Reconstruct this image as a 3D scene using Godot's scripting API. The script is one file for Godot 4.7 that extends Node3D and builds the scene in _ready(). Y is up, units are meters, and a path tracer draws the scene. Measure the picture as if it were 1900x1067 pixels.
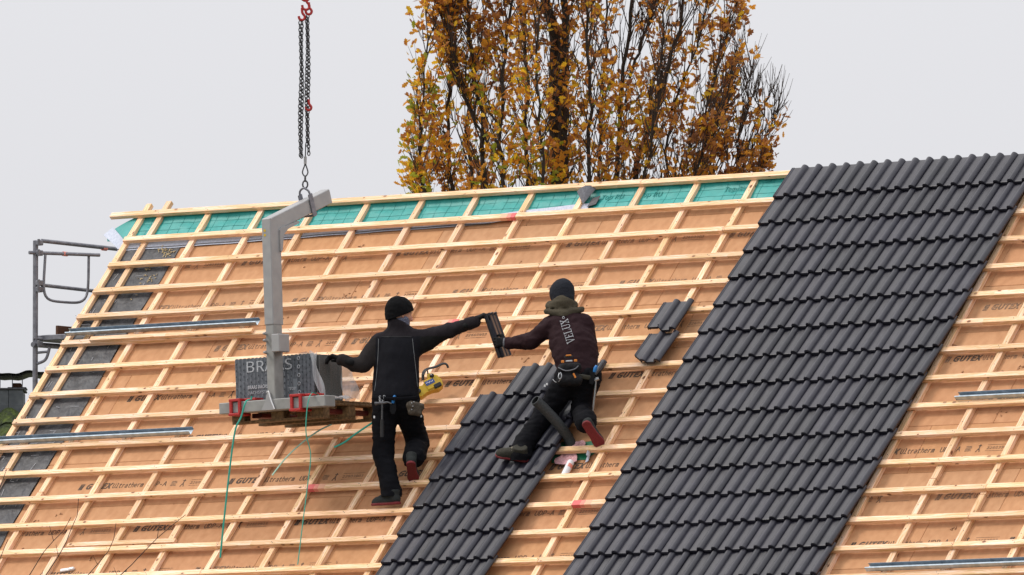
extends Node3D
# A house roof being tiled: two roofers, a pallet fork on a crane chain, an autumn oak behind the ridge.
# Roof coordinates: u runs along the ridge, h stands off the roof, v runs down the slope; metres throughout.

const SLOPE := 0.832825          # roof pitch, radians
const RIDGE := 10.5              # height of the ridge above the ground
var roof := Basis()
var rng := RandomNumberGenerator.new()
var M := {}

func _ready() -> void:
	rng.seed = 4711
	view_and_light()
	make_materials()
	setting()
	house()
	neighbour()
	scaffold()
	tree()
	loose_things()
	lifting_gear()
	workers()
	near_twigs()

func view_and_light() -> void:
	var cam := Camera3D.new()
	cam.name = "camera"
	cam.position = Vector3(60.5671, RIDGE - 8.1344, 77.4038)
	cam.rotation_degrees = Vector3(4.32616, 36.39439, 0)
	cam.fov = 3.0560
	cam.near = 1.0
	cam.far = 3000.0
	cam.current = true
	add_child(cam)
	var sm := ProceduralSkyMaterial.new()
	sm.sky_top_color = Color(1.34, 1.35, 1.38).linear_to_srgb()   # overcast: the zenith is near three times the horizon
	sm.sky_horizon_color = Color(0.548, 0.548, 0.573).linear_to_srgb()
	sm.sky_curve = 0.6
	sm.sky_energy_multiplier = 1.0
	sm.ground_bottom_color = Color(0.22, 0.22, 0.2)
	sm.ground_horizon_color = Color(0.4, 0.4, 0.4)
	sm.sun_angle_max = 1.0
	var sky := Sky.new()
	sky.sky_material = sm
	var env := Environment.new()
	env.background_mode = Environment.BG_SKY
	env.sky = sky
	env.tonemap_mode = Environment.TONE_MAPPER_LINEAR
	env.tonemap_exposure = 1.24
	env.sdfgi_enabled = true
	env.ssao_enabled = true
	env.ssil_enabled = true
	var we := WorldEnvironment.new()
	we.name = "world_environment"
	we.environment = env
	add_child(we)
	var sun := DirectionalLight3D.new()
	sun.name = "sun"
	sun.light_energy = 0.5
	sun.light_color = Color(1.0, 0.975, 0.94)
	sun.light_angular_distance = 14.0
	sun.shadow_enabled = true
	var from := Vector3(-1.0, 1.2, 0.62)
	sun.look_at_from_position(from, Vector3.ZERO, Vector3.UP)
	add_child(sun)

# ---------------------------------------------------------------- mesh builder
class Shape:
	var v := PackedVector3Array()
	var n := PackedVector3Array()
	var t := PackedVector2Array()
	var c := PackedColorArray()
	var col := Color.WHITE
	func tri(a: Vector3, b: Vector3, d: Vector3, na: Vector3, nb: Vector3, nd: Vector3, ta := Vector2.ZERO, tb := Vector2.ZERO, td := Vector2.ZERO) -> void:
		if (b - a).cross(d - a).dot(na + nb + nd) > 0.0:
			v.append_array([a, d, b]); n.append_array([na, nd, nb]); t.append_array([ta, td, tb])
		else:
			v.append_array([a, b, d]); n.append_array([na, nb, nd]); t.append_array([ta, tb, td])
		c.append_array([col, col, col])
	func quad(a: Vector3, b: Vector3, d: Vector3, e: Vector3, nn: Vector3, ua := Vector2.ZERO, ub := Vector2.ZERO, ud := Vector2.ZERO, ue := Vector2.ZERO) -> void:
		tri(a, b, d, nn, nn, nn, ua, ub, ud)
		tri(a, d, e, nn, nn, nn, ua, ud, ue)
	# two-sided thin sheet is not used: sheets get a thickness
	func box(x: Transform3D, s: Vector3, bev := 0.0, uo := Vector2.ZERO) -> void:
		# bevelled box; UV runs along the longest side
		var h := s * 0.5
		var b := minf(bev, minf(h.x, minf(h.y, h.z)) * 0.9)
		var ax := 0 if s.x >= s.y and s.x >= s.z else (1 if s.y >= s.z else 2)
		var xb := x.basis
		var pos := func(p: Vector3) -> Vector3: return x * p
		for k in 3:
			var i := (k + 1) % 3
			var j := (k + 2) % 3
			for sg in [-1.0, 1.0]:
				var nn := Vector3.ZERO
				nn[k] = sg
				var q := []
				var w := []
				for e in [[-1, -1], [1, -1], [1, 1], [-1, 1]]:
					var p := Vector3.ZERO
					p[k] = sg * h[k]
					p[i] = e[0] * (h[i] - b)
					p[j] = e[1] * (h[j] - b)
					q.append(pos.call(p))
					var al: float = p[ax]
					var oth: float = p[i] if i != ax else p[j]
					if k == ax:
						al = p[i]; oth = p[j]
					w.append(Vector2(al, oth + k * 0.07) + uo)
				quad(q[0], q[1], q[2], q[3], (xb * nn).normalized(), w[0], w[1], w[2], w[3])
		if b <= 0.0:
			return
		for k in 3:
			var i := (k + 1) % 3
			var j := (k + 2) % 3
			for si in [-1.0, 1.0]:
				for sj in [-1.0, 1.0]:
					var q := []
					for e in [[-1, 0], [1, 0], [1, 1], [-1, 1]]:
						var p := Vector3.ZERO
						p[k] = e[0] * (h[k] - b)
						if e[1] == 0:
							p[i] = si * h[i]; p[j] = sj * (h[j] - b)
						else:
							p[i] = si * (h[i] - b); p[j] = sj * h[j]
						q.append(pos.call(p))
					var nn := Vector3.ZERO
					nn[i] = si; nn[j] = sj
					var l: float = h[k]
					quad(q[0], q[1], q[2], q[3], (xb * nn).normalized(), uo + Vector2(-l, 0), uo + Vector2(l, 0), uo + Vector2(l, 0.01), uo + Vector2(-l, 0.01))
	func tube(p: Array, r: Variant, sides := 8, caps := true, flat := 1.0, side_dir := Vector3.ZERO) -> void:
		# swept round bar; r is a number or one radius per point
		var m := p.size()
		var rings := []
		var nor := []
		var up := Vector3.ZERO
		var along := 0.0
		for i in m:
			var d: Vector3 = (p[mini(i + 1, m - 1)] - p[maxi(i - 1, 0)]).normalized()
			if i == 0:
				up = side_dir if side_dir != Vector3.ZERO else (Vector3.UP if absf(d.y) < 0.9 else Vector3.RIGHT)
			up = (up - d * up.dot(d)).normalized()
			var s := d.cross(up).normalized()
			var rr: float = r[i] if r is Array else r
			var ring := []
			var nr := []
			for k in sides:
				var a := TAU * k / sides
				var o := up * cos(a) + s * sin(a) * flat
				ring.append(p[i] + o * rr)
				nr.append((up * cos(a) * flat + s * sin(a)).normalized() if flat != 1.0 else o)
			rings.append(ring)
			nor.append(nr)
		for i in m - 1:
			var step: float = (p[i + 1] - p[i]).length()
			for k in sides:
				var k2 := (k + 1) % sides
				var u0 := Vector2(along, float(k) / sides)
				var u1 := Vector2(along + step, float(k) / sides)
				var du := Vector2(0, 1.0 / sides)
				tri(rings[i][k], rings[i][k2], rings[i + 1][k2], nor[i][k], nor[i][k2], nor[i + 1][k2], u0, u0 + du, u1 + du)
				tri(rings[i][k], rings[i + 1][k2], rings[i + 1][k], nor[i][k], nor[i + 1][k2], nor[i + 1][k], u0, u1 + du, u1)
			along += step
		if caps:
			for e in [0, m - 1]:
				var d: Vector3 = (p[0] - p[1]).normalized() if e == 0 else (p[m - 1] - p[m - 2]).normalized()
				for k in range(1, sides - 1):
					tri(rings[e][0], rings[e][k], rings[e][k + 1], d, d, d)
	func prism(poly: PackedVector2Array, x: Transform3D, depth: float) -> void:
		# polygon in x/y, thickened along z from -depth/2 to depth/2
		var ix := Geometry2D.triangulate_polygon(poly)
		var z := depth * 0.5
		for s in [-1.0, 1.0]:
			var nn := (x.basis * Vector3(0, 0, s)).normalized()
			for i in range(0, ix.size(), 3):
				var q := []
				for k in 3:
					var p := poly[ix[i + k]]
					q.append(x * Vector3(p.x, p.y, z * s))
				tri(q[0], q[1], q[2], nn, nn, nn, poly[ix[i]], poly[ix[i + 1]], poly[ix[i + 2]])
		var cw := Geometry2D.is_polygon_clockwise(poly)
		for i in poly.size():
			var a := poly[i]
			var b := poly[(i + 1) % poly.size()]
			var e := (b - a).normalized()
			var o := Vector3(-e.y, e.x, 0) if cw else Vector3(e.y, -e.x, 0)
			quad(x * Vector3(a.x, a.y, -z), x * Vector3(b.x, b.y, -z), x * Vector3(b.x, b.y, z), x * Vector3(a.x, a.y, z), (x.basis * o).normalized())
	func sheet(nu: int, nv: int, at: Callable, thick := 0.002) -> void:
		# curved sheet with two faces and edges; at(i / nu, j / nv) gives a point
		var pts := []
		for j in nv + 1:
			var row := []
			for i in nu + 1:
				row.append(at.call(float(i) / nu, float(j) / nv))
			pts.append(row)
		var nrm := []
		for j in nv + 1:
			var row := []
			for i in nu + 1:
				var du: Vector3 = pts[j][mini(i + 1, nu)] - pts[j][maxi(i - 1, 0)]
				var dv: Vector3 = pts[mini(j + 1, nv)][i] - pts[maxi(j - 1, 0)][i]
				row.append(du.cross(dv).normalized())
			nrm.append(row)
		for s in [1.0, -1.0]:
			for j in nv:
				for i in nu:
					var q := []
					var w := []
					var tt := []
					for e in [[0, 0], [1, 0], [1, 1], [0, 1]]:
						var nn: Vector3 = nrm[j + e[1]][i + e[0]] * s
						q.append(pts[j + e[1]][i + e[0]] + nn * thick * 0.5)
						w.append(nn)
						tt.append(Vector2(float(i + e[0]) / nu, float(j + e[1]) / nv))
					tri(q[0], q[1], q[2], w[0], w[1], w[2], tt[0], tt[1], tt[2])
					tri(q[0], q[2], q[3], w[0], w[2], w[3], tt[0], tt[2], tt[3])
	func ball(at: Vector3, r: Vector3, seg := 10) -> void:
		for i in seg:
			for j in seg:
				var q := []
				for e in [[0, 0], [1, 0], [1, 1], [0, 1]]:
					var a: float = TAU * (i + e[0]) / seg
					var b: float = PI * (j + e[1]) / seg
					q.append(Vector3(cos(a) * sin(b), cos(b), sin(a) * sin(b)))
				tri(at + q[0] * r, at + q[1] * r, at + q[2] * r, (q[0] / r).normalized(), (q[1] / r).normalized(), (q[2] / r).normalized())
				tri(at + q[0] * r, at + q[2] * r, at + q[3] * r, (q[0] / r).normalized(), (q[2] / r).normalized(), (q[3] / r).normalized())
	func torus(x: Transform3D, big: float, small: float, stretch := 1.0, a := 10, b := 6) -> void:
		for i in a:
			for j in b:
				var q := []
				var w := []
				for e in [[0, 0], [1, 0], [1, 1], [0, 1]]:
					var f: float = TAU * (i + e[0]) / a
					var g: float = TAU * (j + e[1]) / b
					var o := Vector3(cos(f) * cos(g), sin(f) * cos(g), sin(g))
					q.append(x * (Vector3(cos(f) * big, sin(f) * big * stretch, 0) + o * small))
					w.append((x.basis * o).normalized())
				tri(q[0], q[1], q[2], w[0], w[1], w[2])
				tri(q[0], q[2], q[3], w[0], w[2], w[3])
	func mesh() -> ArrayMesh:
		var a := []
		a.resize(Mesh.ARRAY_MAX)
		a[Mesh.ARRAY_VERTEX] = v
		a[Mesh.ARRAY_NORMAL] = n
		a[Mesh.ARRAY_TEX_UV] = t
		a[Mesh.ARRAY_COLOR] = c
		var m := ArrayMesh.new()
		m.add_surface_from_arrays(Mesh.PRIMITIVE_TRIANGLES, a)
		return m

func at(o: Vector3, b := Basis()) -> Transform3D:
	return Transform3D(b, o)

func put(called: String, mesh: Variant, mat: Material, parent: Node = self, x := Transform3D()) -> MeshInstance3D:
	var o := MeshInstance3D.new()
	o.name = called
	o.mesh = mesh.mesh() if mesh is Shape else mesh
	o.material_override = mat
	o.transform = x
	parent.add_child(o, true)
	return o

func tag(o: Node, label: String, category: String, group := "") -> void:
	o.set_meta("label", label)
	o.set_meta("category", category)
	if group:
		o.set_meta("group", group)

func thing(called: String, label: String, category: String, x := Transform3D(), group := "") -> Node3D:
	var o := Node3D.new()
	o.name = called
	o.transform = x
	add_child(o, true)
	tag(o, label, category, group)
	return o

func structure(called: String, mesh: Variant, mat: Material, x := Transform3D()) -> MeshInstance3D:
	var o := put(called, mesh, mat, self, x)
	o.set_meta("kind", "structure")
	return o

func on_roof(u: float, v: float, h: float) -> Vector3:
	return Vector3(0, RIDGE, 0) + roof * Vector3(u, h, v)

func roof_at(u: float, v: float, h: float, b := Basis()) -> Transform3D:
	return Transform3D(roof * b, on_roof(u, v, h))

# ---------------------------------------------------------------- materials
func paint(c: Color, rough := 0.7, metal := 0.0, vc := false) -> StandardMaterial3D:
	# c is a linear base colour
	var m := StandardMaterial3D.new()
	m.albedo_color = c.linear_to_srgb()
	m.roughness = rough
	m.metallic = metal
	m.vertex_color_use_as_albedo = vc
	return m

func noise_tex(seed_: int, freq: float, dark: Color, light: Color, octaves := 4, size := 256, kind := FastNoiseLite.TYPE_SIMPLEX, bias := 0.5) -> NoiseTexture2D:
	var f := FastNoiseLite.new()
	f.seed = seed_
	f.frequency = freq
	f.noise_type = kind
	f.fractal_octaves = octaves
	var t := NoiseTexture2D.new()
	t.width = size
	t.height = size
	t.seamless = true
	t.noise = f
	var g := Gradient.new()
	g.set_color(0, dark.linear_to_srgb())
	g.set_color(1, light.linear_to_srgb())
	g.set_offset(0, bias - 0.35)
	g.set_offset(1, bias + 0.35)
	t.color_ramp = g
	return t

func grained(m: StandardMaterial3D, tex: Texture2D, scale: float, world := true) -> StandardMaterial3D:
	m.albedo_texture = tex
	m.uv1_triplanar = true
	m.uv1_world_triplanar = world
	m.uv1_scale = Vector3.ONE * scale
	return m

func relief(m: StandardMaterial3D, seed_: int, freq: float, height: float) -> StandardMaterial3D:
	m.heightmap_enabled = true
	m.heightmap_texture = noise_tex(seed_, freq, Color.BLACK, Color.WHITE, 4)
	m.heightmap_scale = height
	return m

func wood_image() -> ImageTexture:
	# spruce: streaks along x, growth lines, knots, nail marks; 2.4 m by 0.6 m
	var w := 1024
	var h := 256
	var f := FastNoiseLite.new()
	f.seed = 3
	f.frequency = 0.012
	f.fractal_octaves = 4
	var g := FastNoiseLite.new()
	g.seed = 8
	g.frequency = 0.006
	var im := Image.create(w, h, false, Image.FORMAT_RGB8)
	var knots := []
	var kr := RandomNumberGenerator.new()
	kr.seed = 91
	for i in 24:
		knots.append([kr.randf() * w, kr.randf() * h, kr.randf_range(2.2, 6.5), kr.randf_range(0.5, 1.0)])
	for y in h:
		for x in w:
			var warp := g.get_noise_2d(x, y * 2.0) * 16.0
			var line := 0.5 + 0.5 * sin((y + warp) * 0.55 + f.get_noise_2d(x * 0.15, y) * 5.0)
			var fine := f.get_noise_2d(x * 0.35, y * 9.0)
			var k := 0.93 + 0.10 * line + 0.13 * fine + 0.10 * g.get_noise_2d(x * 0.5, y + 900.0)
			var red := 0.5 + 0.5 * g.get_noise_2d(x * 0.8 + 500.0, y * 1.5)
			im.set_pixel(x, y, Color(clampf(0.975 * k, 0, 1), clampf((0.845 - 0.055 * red) * k, 0, 1), clampf((0.735 - 0.10 * red) * k * k, 0, 1)))
	for q in knots:
		for dy in range(-9, 10):
			for dx in range(-22, 23):
				var e := Vector2(dx / (q[2] * 1.5), dy / q[2]).length()
				var halo := Vector2(dx / (q[2] * 4.0), dy / (q[2] * 1.4)).length()
				var px := posmod(int(q[0]) + dx, w)
				var py := posmod(int(q[1]) + dy, h)
				var o := im.get_pixel(px, py)
				if e < 1.0:
					im.set_pixel(px, py, o.lerp(Color(0.34, 0.18, 0.10), q[3] * (1.0 - 0.3 * e)))
				elif halo < 1.0:
					im.set_pixel(px, py, o.lerp(Color(0.74, 0.5, 0.3), 0.35 * (1.0 - halo)))
	return ImageTexture.create_from_image(im)

func make_materials() -> void:
	roof = Basis(Vector3.RIGHT, Vector3(0, cos(SLOPE), sin(SLOPE)), Vector3(0, -sin(SLOPE), cos(SLOPE)))
	var wood := StandardMaterial3D.new()
	wood.albedo_texture = wood_image()
	wood.uv1_scale = Vector3(1.0 / 2.4, 1.0 / 0.6, 1)
	wood.vertex_color_use_as_albedo = true
	wood.roughness = 0.75
	M.wood = wood
	M.board = relief(grained(paint(Color(0.60, 0.60, 0.60), 0.95, 0.0, true), noise_tex(21, 0.02, Color(0.77, 0.385, 0.185), Color(0.93, 0.495, 0.252), 5, 512), 0.8), 22, 0.06, 0.12)
	M.board.vertex_color_use_as_albedo = true
	M.ink = grained(paint(Color.WHITE, 0.95), noise_tex(31, 0.05, Color(0.035, 0.032, 0.03), Color(0.30, 0.17, 0.10), 4, 256, FastNoiseLite.TYPE_SIMPLEX, 0.62), 3.0)
	M.faint_ink = grained(paint(Color.WHITE, 0.95), noise_tex(32, 0.05, Color(0.10, 0.075, 0.055), Color(0.42, 0.23, 0.13), 4, 256, FastNoiseLite.TYPE_SIMPLEX, 0.5), 3.0)
	M.tiles = []
	for k in 4:
		var tm := relief(grained(paint(Color.WHITE, 0.38 + 0.035 * k), noise_tex(40 + k, 0.03, Color(0.0125, 0.0120, 0.0215) * (0.82 + 0.14 * k), Color(0.0265, 0.0250, 0.038) * (0.82 + 0.14 * k), 5, 256), 1.2), 50 + k, 0.08, 0.02)
		tm.metallic_specular = 0.54
		M.tiles.append(tm)
	M.raw_concrete = grained(paint(Color.WHITE, 0.9), noise_tex(48, 0.08, Color(0.06, 0.06, 0.06), Color(0.13, 0.125, 0.12)), 3.0)
	M.black_felt = relief(grained(paint(Color.WHITE, 0.55), noise_tex(60, 0.015, Color(0.022, 0.022, 0.026), Color(0.07, 0.07, 0.078), 4), 1.2), 61, 0.02, 1.2)
	M.chalk = paint(Color(0.42, 0.42, 0.45), 0.9)
	M.shavings = paint(Color(0.50, 0.38, 0.20), 0.9)
	M.teal = relief(grained(paint(Color.WHITE, 0.5), noise_tex(63, 0.03, Color(0.016, 0.275, 0.255), Color(0.026, 0.335, 0.31), 3), 1.2), 64, 0.03, 0.12)
	M.teal_ink = paint(Color(0.012, 0.215, 0.20), 0.7)
	M.fleece = grained(paint(Color.WHITE, 0.9), noise_tex(66, 0.06, Color(0.42, 0.45, 0.55), Color(0.58, 0.61, 0.70)), 2.0)
	M.grey_fleece = grained(paint(Color.WHITE, 0.9), noise_tex(67, 0.06, Color(0.10, 0.10, 0.115), Color(0.17, 0.17, 0.19)), 2.0)
	M.red_paint = paint(Color(0.72, 0.14, 0.14), 0.7)
	M.pink_paint = paint(Color(0.78, 0.27, 0.21), 0.7)
	M.faded_paint = paint(Color(0.82, 0.43, 0.28), 0.7)
	M.zinc = relief(grained(paint(Color.WHITE, 0.32, 0.85), noise_tex(70, 0.02, Color(0.30, 0.36, 0.42), Color(0.5, 0.56, 0.62), 4), 2.0), 71, 0.05, 0.05)
	M.galv = relief(grained(paint(Color.WHITE, 0.5, 0.15), noise_tex(72, 0.03, Color(0.31, 0.305, 0.31), Color(0.35, 0.343, 0.343), 2, 512), 0.4), 73, 0.03, 0.03)
	M.old_galv = grained(paint(Color.WHITE, 0.6, 0.1), noise_tex(74, 0.02, Color(0.245, 0.24, 0.23), Color(0.315, 0.31, 0.30), 3, 512), 0.5)
	M.dark_steel = grained(paint(Color.WHITE, 0.5, 0.6), noise_tex(75, 0.05, Color(0.05, 0.05, 0.055), Color(0.14, 0.14, 0.15)), 6.0)
	M.scaffold = grained(paint(Color.WHITE, 0.5, 0.5), noise_tex(76, 0.03, Color(0.15, 0.15, 0.175), Color(0.25, 0.25, 0.28)), 1.5)
	M.red_steel = grained(paint(Color.WHITE, 0.5), noise_tex(77, 0.05, Color(0.30, 0.012, 0.012), Color(0.50, 0.02, 0.018)), 4.0)
	M.dark_red = paint(Color(0.11, 0.008, 0.008), 0.6)
	M.pallet = grained(paint(Color.WHITE, 0.85), noise_tex(78, 0.03, Color(0.10, 0.058, 0.026), Color(0.25, 0.145, 0.065), 5), 2.5)
	M.strap = paint(Color(0.02, 0.30, 0.22), 0.4)
	M.pale_strap = paint(Color(0.30, 0.48, 0.36), 0.4)
	M.film = paint(Color(0.78, 0.79, 0.82), 0.35)
	M.film.albedo_color.a = 0.30
	M.film.transparency = BaseMaterial3D.TRANSPARENCY_ALPHA
	M.white_print = grained(paint(Color.WHITE, 0.6), noise_tex(79, 0.06, Color(0.26, 0.28, 0.31), Color(0.56, 0.57, 0.60)), 5.0)
	M.rust = grained(paint(Color.WHITE, 0.9), noise_tex(80, 0.06, Color(0.05, 0.022, 0.012), Color(0.14, 0.06, 0.03)), 5.0)
	M.yellow = paint(Color(0.62, 0.40, 0.015), 0.35)
	M.black_rubber = paint(Color(0.014, 0.014, 0.016), 0.6)
	M.blue = paint(Color(0.012, 0.17, 0.48), 0.4)
	M.label_blue = paint(Color(0.035, 0.08, 0.30), 0.4)
	M.white = paint(Color(0.78, 0.78, 0.80), 0.5)
	M.pipe = relief(grained(paint(Color.WHITE, 0.65), noise_tex(82, 0.05, Color(0.022, 0.026, 0.029), Color(0.06, 0.066, 0.07)), 4.0), 83, 0.1, 0.05)
	M.pink_foam = relief(grained(paint(Color.WHITE, 0.95), noise_tex(84, 0.09, Color(0.55, 0.20, 0.23), Color(0.80, 0.60, 0.61), 3), 5.0), 85, 0.1, 0.6)
	M.green_sheet = paint(Color(0.012, 0.145, 0.075), 0.4)
	M.crumb = paint(Color(0.36, 0.19, 0.10), 0.95)
	M.wrap = grained(paint(Color.WHITE, 0.28), noise_tex(88, 0.03, Color(0.085, 0.095, 0.112), Color(0.145, 0.157, 0.18), 4), 3.0)
	M.faint_print = paint(Color(0.20, 0.22, 0.245), 0.5)
	M.render_wall = relief(grained(paint(Color.WHITE, 0.95), noise_tex(86, 0.02, Color(0.5, 0.48, 0.44), Color(0.62, 0.6, 0.55), 5), 0.7), 87, 0.2, 0.3)

# ---------------------------------------------------------------- setting
func setting() -> void:
	var g := Shape.new()
	g.sheet(60, 60, func(a: float, b: float) -> Vector3:
		var x := (a - 0.5) * 1600.0
		var z := (b - 0.5) * 1600.0
		return Vector3(x, -0.02, z), 0.01)
	structure("ground", g, relief(grained(paint(Color.WHITE, 0.95), noise_tex(90, 0.02, Color(0.05, 0.07, 0.025), Color(0.12, 0.11, 0.06), 5, 512), 0.12), 91, 0.1, 2.0))
	var y := Shape.new()
	y.box(at(Vector3(7, 0.02, 12)), Vector3(26, 0.06, 12), 0.01)
	structure("gravel_yard", y, relief(grained(paint(Color.WHITE, 0.95), noise_tex(92, 0.1, Color(0.14, 0.13, 0.12), Color(0.3, 0.28, 0.26), 5, 512), 0.5), 93, 0.15, 1.0))

func tinted_beam(l: float, w: float, t: float) -> Shape:
	var s := Shape.new()
	var k := rng.randf_range(0.80, 1.05)
	var warm := rng.randf_range(0.0, 1.0)
	s.col = Color(k * 0.99, k * (0.96 - 0.03 * warm), k * (0.93 - 0.10 * warm))
	s.box(Transform3D(), Vector3(l, t, w), 0.0025, Vector2(rng.randf() * 2.4, rng.randf() * 0.6))
	return s

func lettering(text: String, size: float, font: String, weight := 400, stretch := 100, italic := false) -> TextMesh:
	var f := SystemFont.new()
	f.font_names = PackedStringArray([font])
	f.font_weight = weight
	var m := TextMesh.new()
	m.text = text
	if weight > 400:
		var heavy := FontVariation.new()
		heavy.base_font = f
		heavy.variation_embolden = 0.55 if weight > 401 else 0.0
		m.font = heavy
	else:
		m.font = f
	m.font_size = 64
	m.pixel_size = size / 46.0
	m.depth = 0.0016
	m.curve_step = 2.0
	m.horizontal_alignment = HORIZONTAL_ALIGNMENT_LEFT
	m.vertical_alignment = VERTICAL_ALIGNMENT_CENTER
	return m

func tile_mesh(cut := 0) -> ArrayMesh:
	# concrete interlocking tile: double rib on the left, a roll in the middle and one on the right edge.
	# x across, y off the roof, z down the slope with the nose at 0 and the head at -0.40
	var prof := PackedVector2Array()
	for q in [[0.0, -0.012], [0.002, 0.004], [0.006, 0.006], [0.010, 0.004], [0.012, -0.003], [0.016, -0.003], [0.018, 0.005], [0.023, 0.007], [0.028, 0.004], [0.031, 0.0]]:
		prof.append(Vector2(q[0], q[1]))
	prof.append(Vector2(0.036, 0.0))
	prof.append(Vector2(0.110, 0.0))
	prof.append(Vector2(0.114, 0.0005))
	for i in 9:
		var a := PI * i / 8.0
		prof.append(Vector2(0.149 - cos(a) * 0.033, 0.002 + sin(a) * 0.034))
	prof.append(Vector2(0.184, 0.0005))
	prof.append(Vector2(0.188, 0.0))
	prof.append(Vector2(0.260, 0.0))
	prof.append(Vector2(0.264, 0.0005))
	for i in 7:
		var a := PI * i / 8.0
		prof.append(Vector2(0.297 - cos(a) * 0.031, 0.002 + sin(a) * 0.033))
	prof.append(Vector2(0.327, 0.013))
	prof.append(Vector2(0.329, 0.0045))
	var s := Shape.new()
	var m := prof.size()
	var nose := PackedFloat32Array()
	for i in m:
		var z := 0.0
		if cut == 1:
			z = -maxf(0.0, 0.145 - prof[i].x) * 0.72
		elif cut == 2:
			z = -0.055 * smoothstep(0.17, 0.14, prof[i].x) - 0.012 * sin(prof[i].x * 170.0) * (1.0 if prof[i].x < 0.16 else 0.0)
		nose.append(z)
	var nrm := []
	for i in m:
		var a := prof[maxi(i - 1, 0)]
		var b := prof[mini(i + 1, m - 1)]
		var d := (b - a).normalized()
		nrm.append(Vector3(-d.y, d.x, 0))
	var slope := 0.102
	# rings down the tile: head, before the nose, rounded lip, face, underside
	var rings := [[-0.40, 0.0, 0.0], [-0.010, 0.0, 0.0], [-0.003, -0.003, 0.6], [0.0, -0.009, 1.0], [0.0, -0.024, 1.0]]
	var P := []
	var Q := []
	for r in rings:
		var pr := []
		var qr := []
		for i in m:
			var z: float = r[0] + (nose[i] if r[0] > -0.3 else 0.0)
			pr.append(Vector3(prof[i].x, prof[i].y + r[1] + slope * z, z))
			qr.append((nrm[i] * (1.0 - r[2]) + Vector3(0, 0, 1) * r[2]).normalized())
		P.append(pr)
		Q.append(qr)
	for j in rings.size() - 1:
		for i in m - 1:
			s.tri(P[j][i], P[j][i + 1], P[j + 1][i + 1], Q[j][i], Q[j][i + 1], Q[j + 1][i + 1])
			s.tri(P[j][i], P[j + 1][i + 1], P[j + 1][i], Q[j][i], Q[j + 1][i + 1], Q[j + 1][i])
	# underside and rims
	var dn := Vector3(0, -1, 0)
	var L: int = rings.size() - 1
	for i in m - 1:
		var a: Vector3 = P[0][i] + dn * 0.016
		var b: Vector3 = P[0][i + 1] + dn * (0.016 if i < m - 2 else 0.002)
		s.quad(P[L][i], P[L][i + 1] if i < m - 2 else P[1][i + 1], b, a, dn)
		s.quad(P[0][i], P[0][i + 1], b, a, Vector3(0, 0, -1))
	for i in [0, m - 1]:
		var sd := Vector3(-1 if i == 0 else 1, 0, 0)
		if i > 0:
			s.quad(P[0][i], P[1][i], P[1][i] + dn * 0.002, P[0][i] + dn * 0.002, sd)
			continue
		s.quad(P[0][i], P[1][i], P[1][i] + dn * 0.018, P[0][i] + dn * 0.016, sd)
		s.quad(P[1][i], P[3][i], P[4][i], P[1][i] + dn * 0.018, sd)
	# hanging nibs under the head
	for x in [0.05, 0.22]:
		s.box(at(Vector3(x + 0.02, slope * -0.38 - 0.03, -0.385)), Vector3(0.04, 0.03, 0.018), 0.003)
	return s.mesh()

# ---------------------------------------------------------------- the house and its roof
func printed(parent: Node3D, u: float, v: float, lines: Array) -> void:
	# one run of the board maker's print: emblem, bold name, product, approval marks
	var o := Basis(Vector3(1, 0, 0), Vector3(0, 0, -1), Vector3(0, 1, 0))
	v += rng.randf_range(-0.006, 0.006)
	var faint := rng.randf() < 0.3
	for q in lines:
		if u + q[1] < -0.08 or rng.randf() < 0.04:
			continue
		var m: Mesh = q[0]
		var w: float = m.get_aabb().size.x
		var b := o
		b.x *= q[2] / w
		if q.size() > 4:
			b.y += b.x.normalized() * q[4] * 1.0
		var n := put("lettering", m, M.faint_ink if faint and rng.randf() < 0.7 else q[3], parent, roof_at(u + q[1], v, -0.0815, b))
		n.position += roof * Vector3(-m.get_aabb().position.x * q[2] / w, 0, 0)

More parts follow.
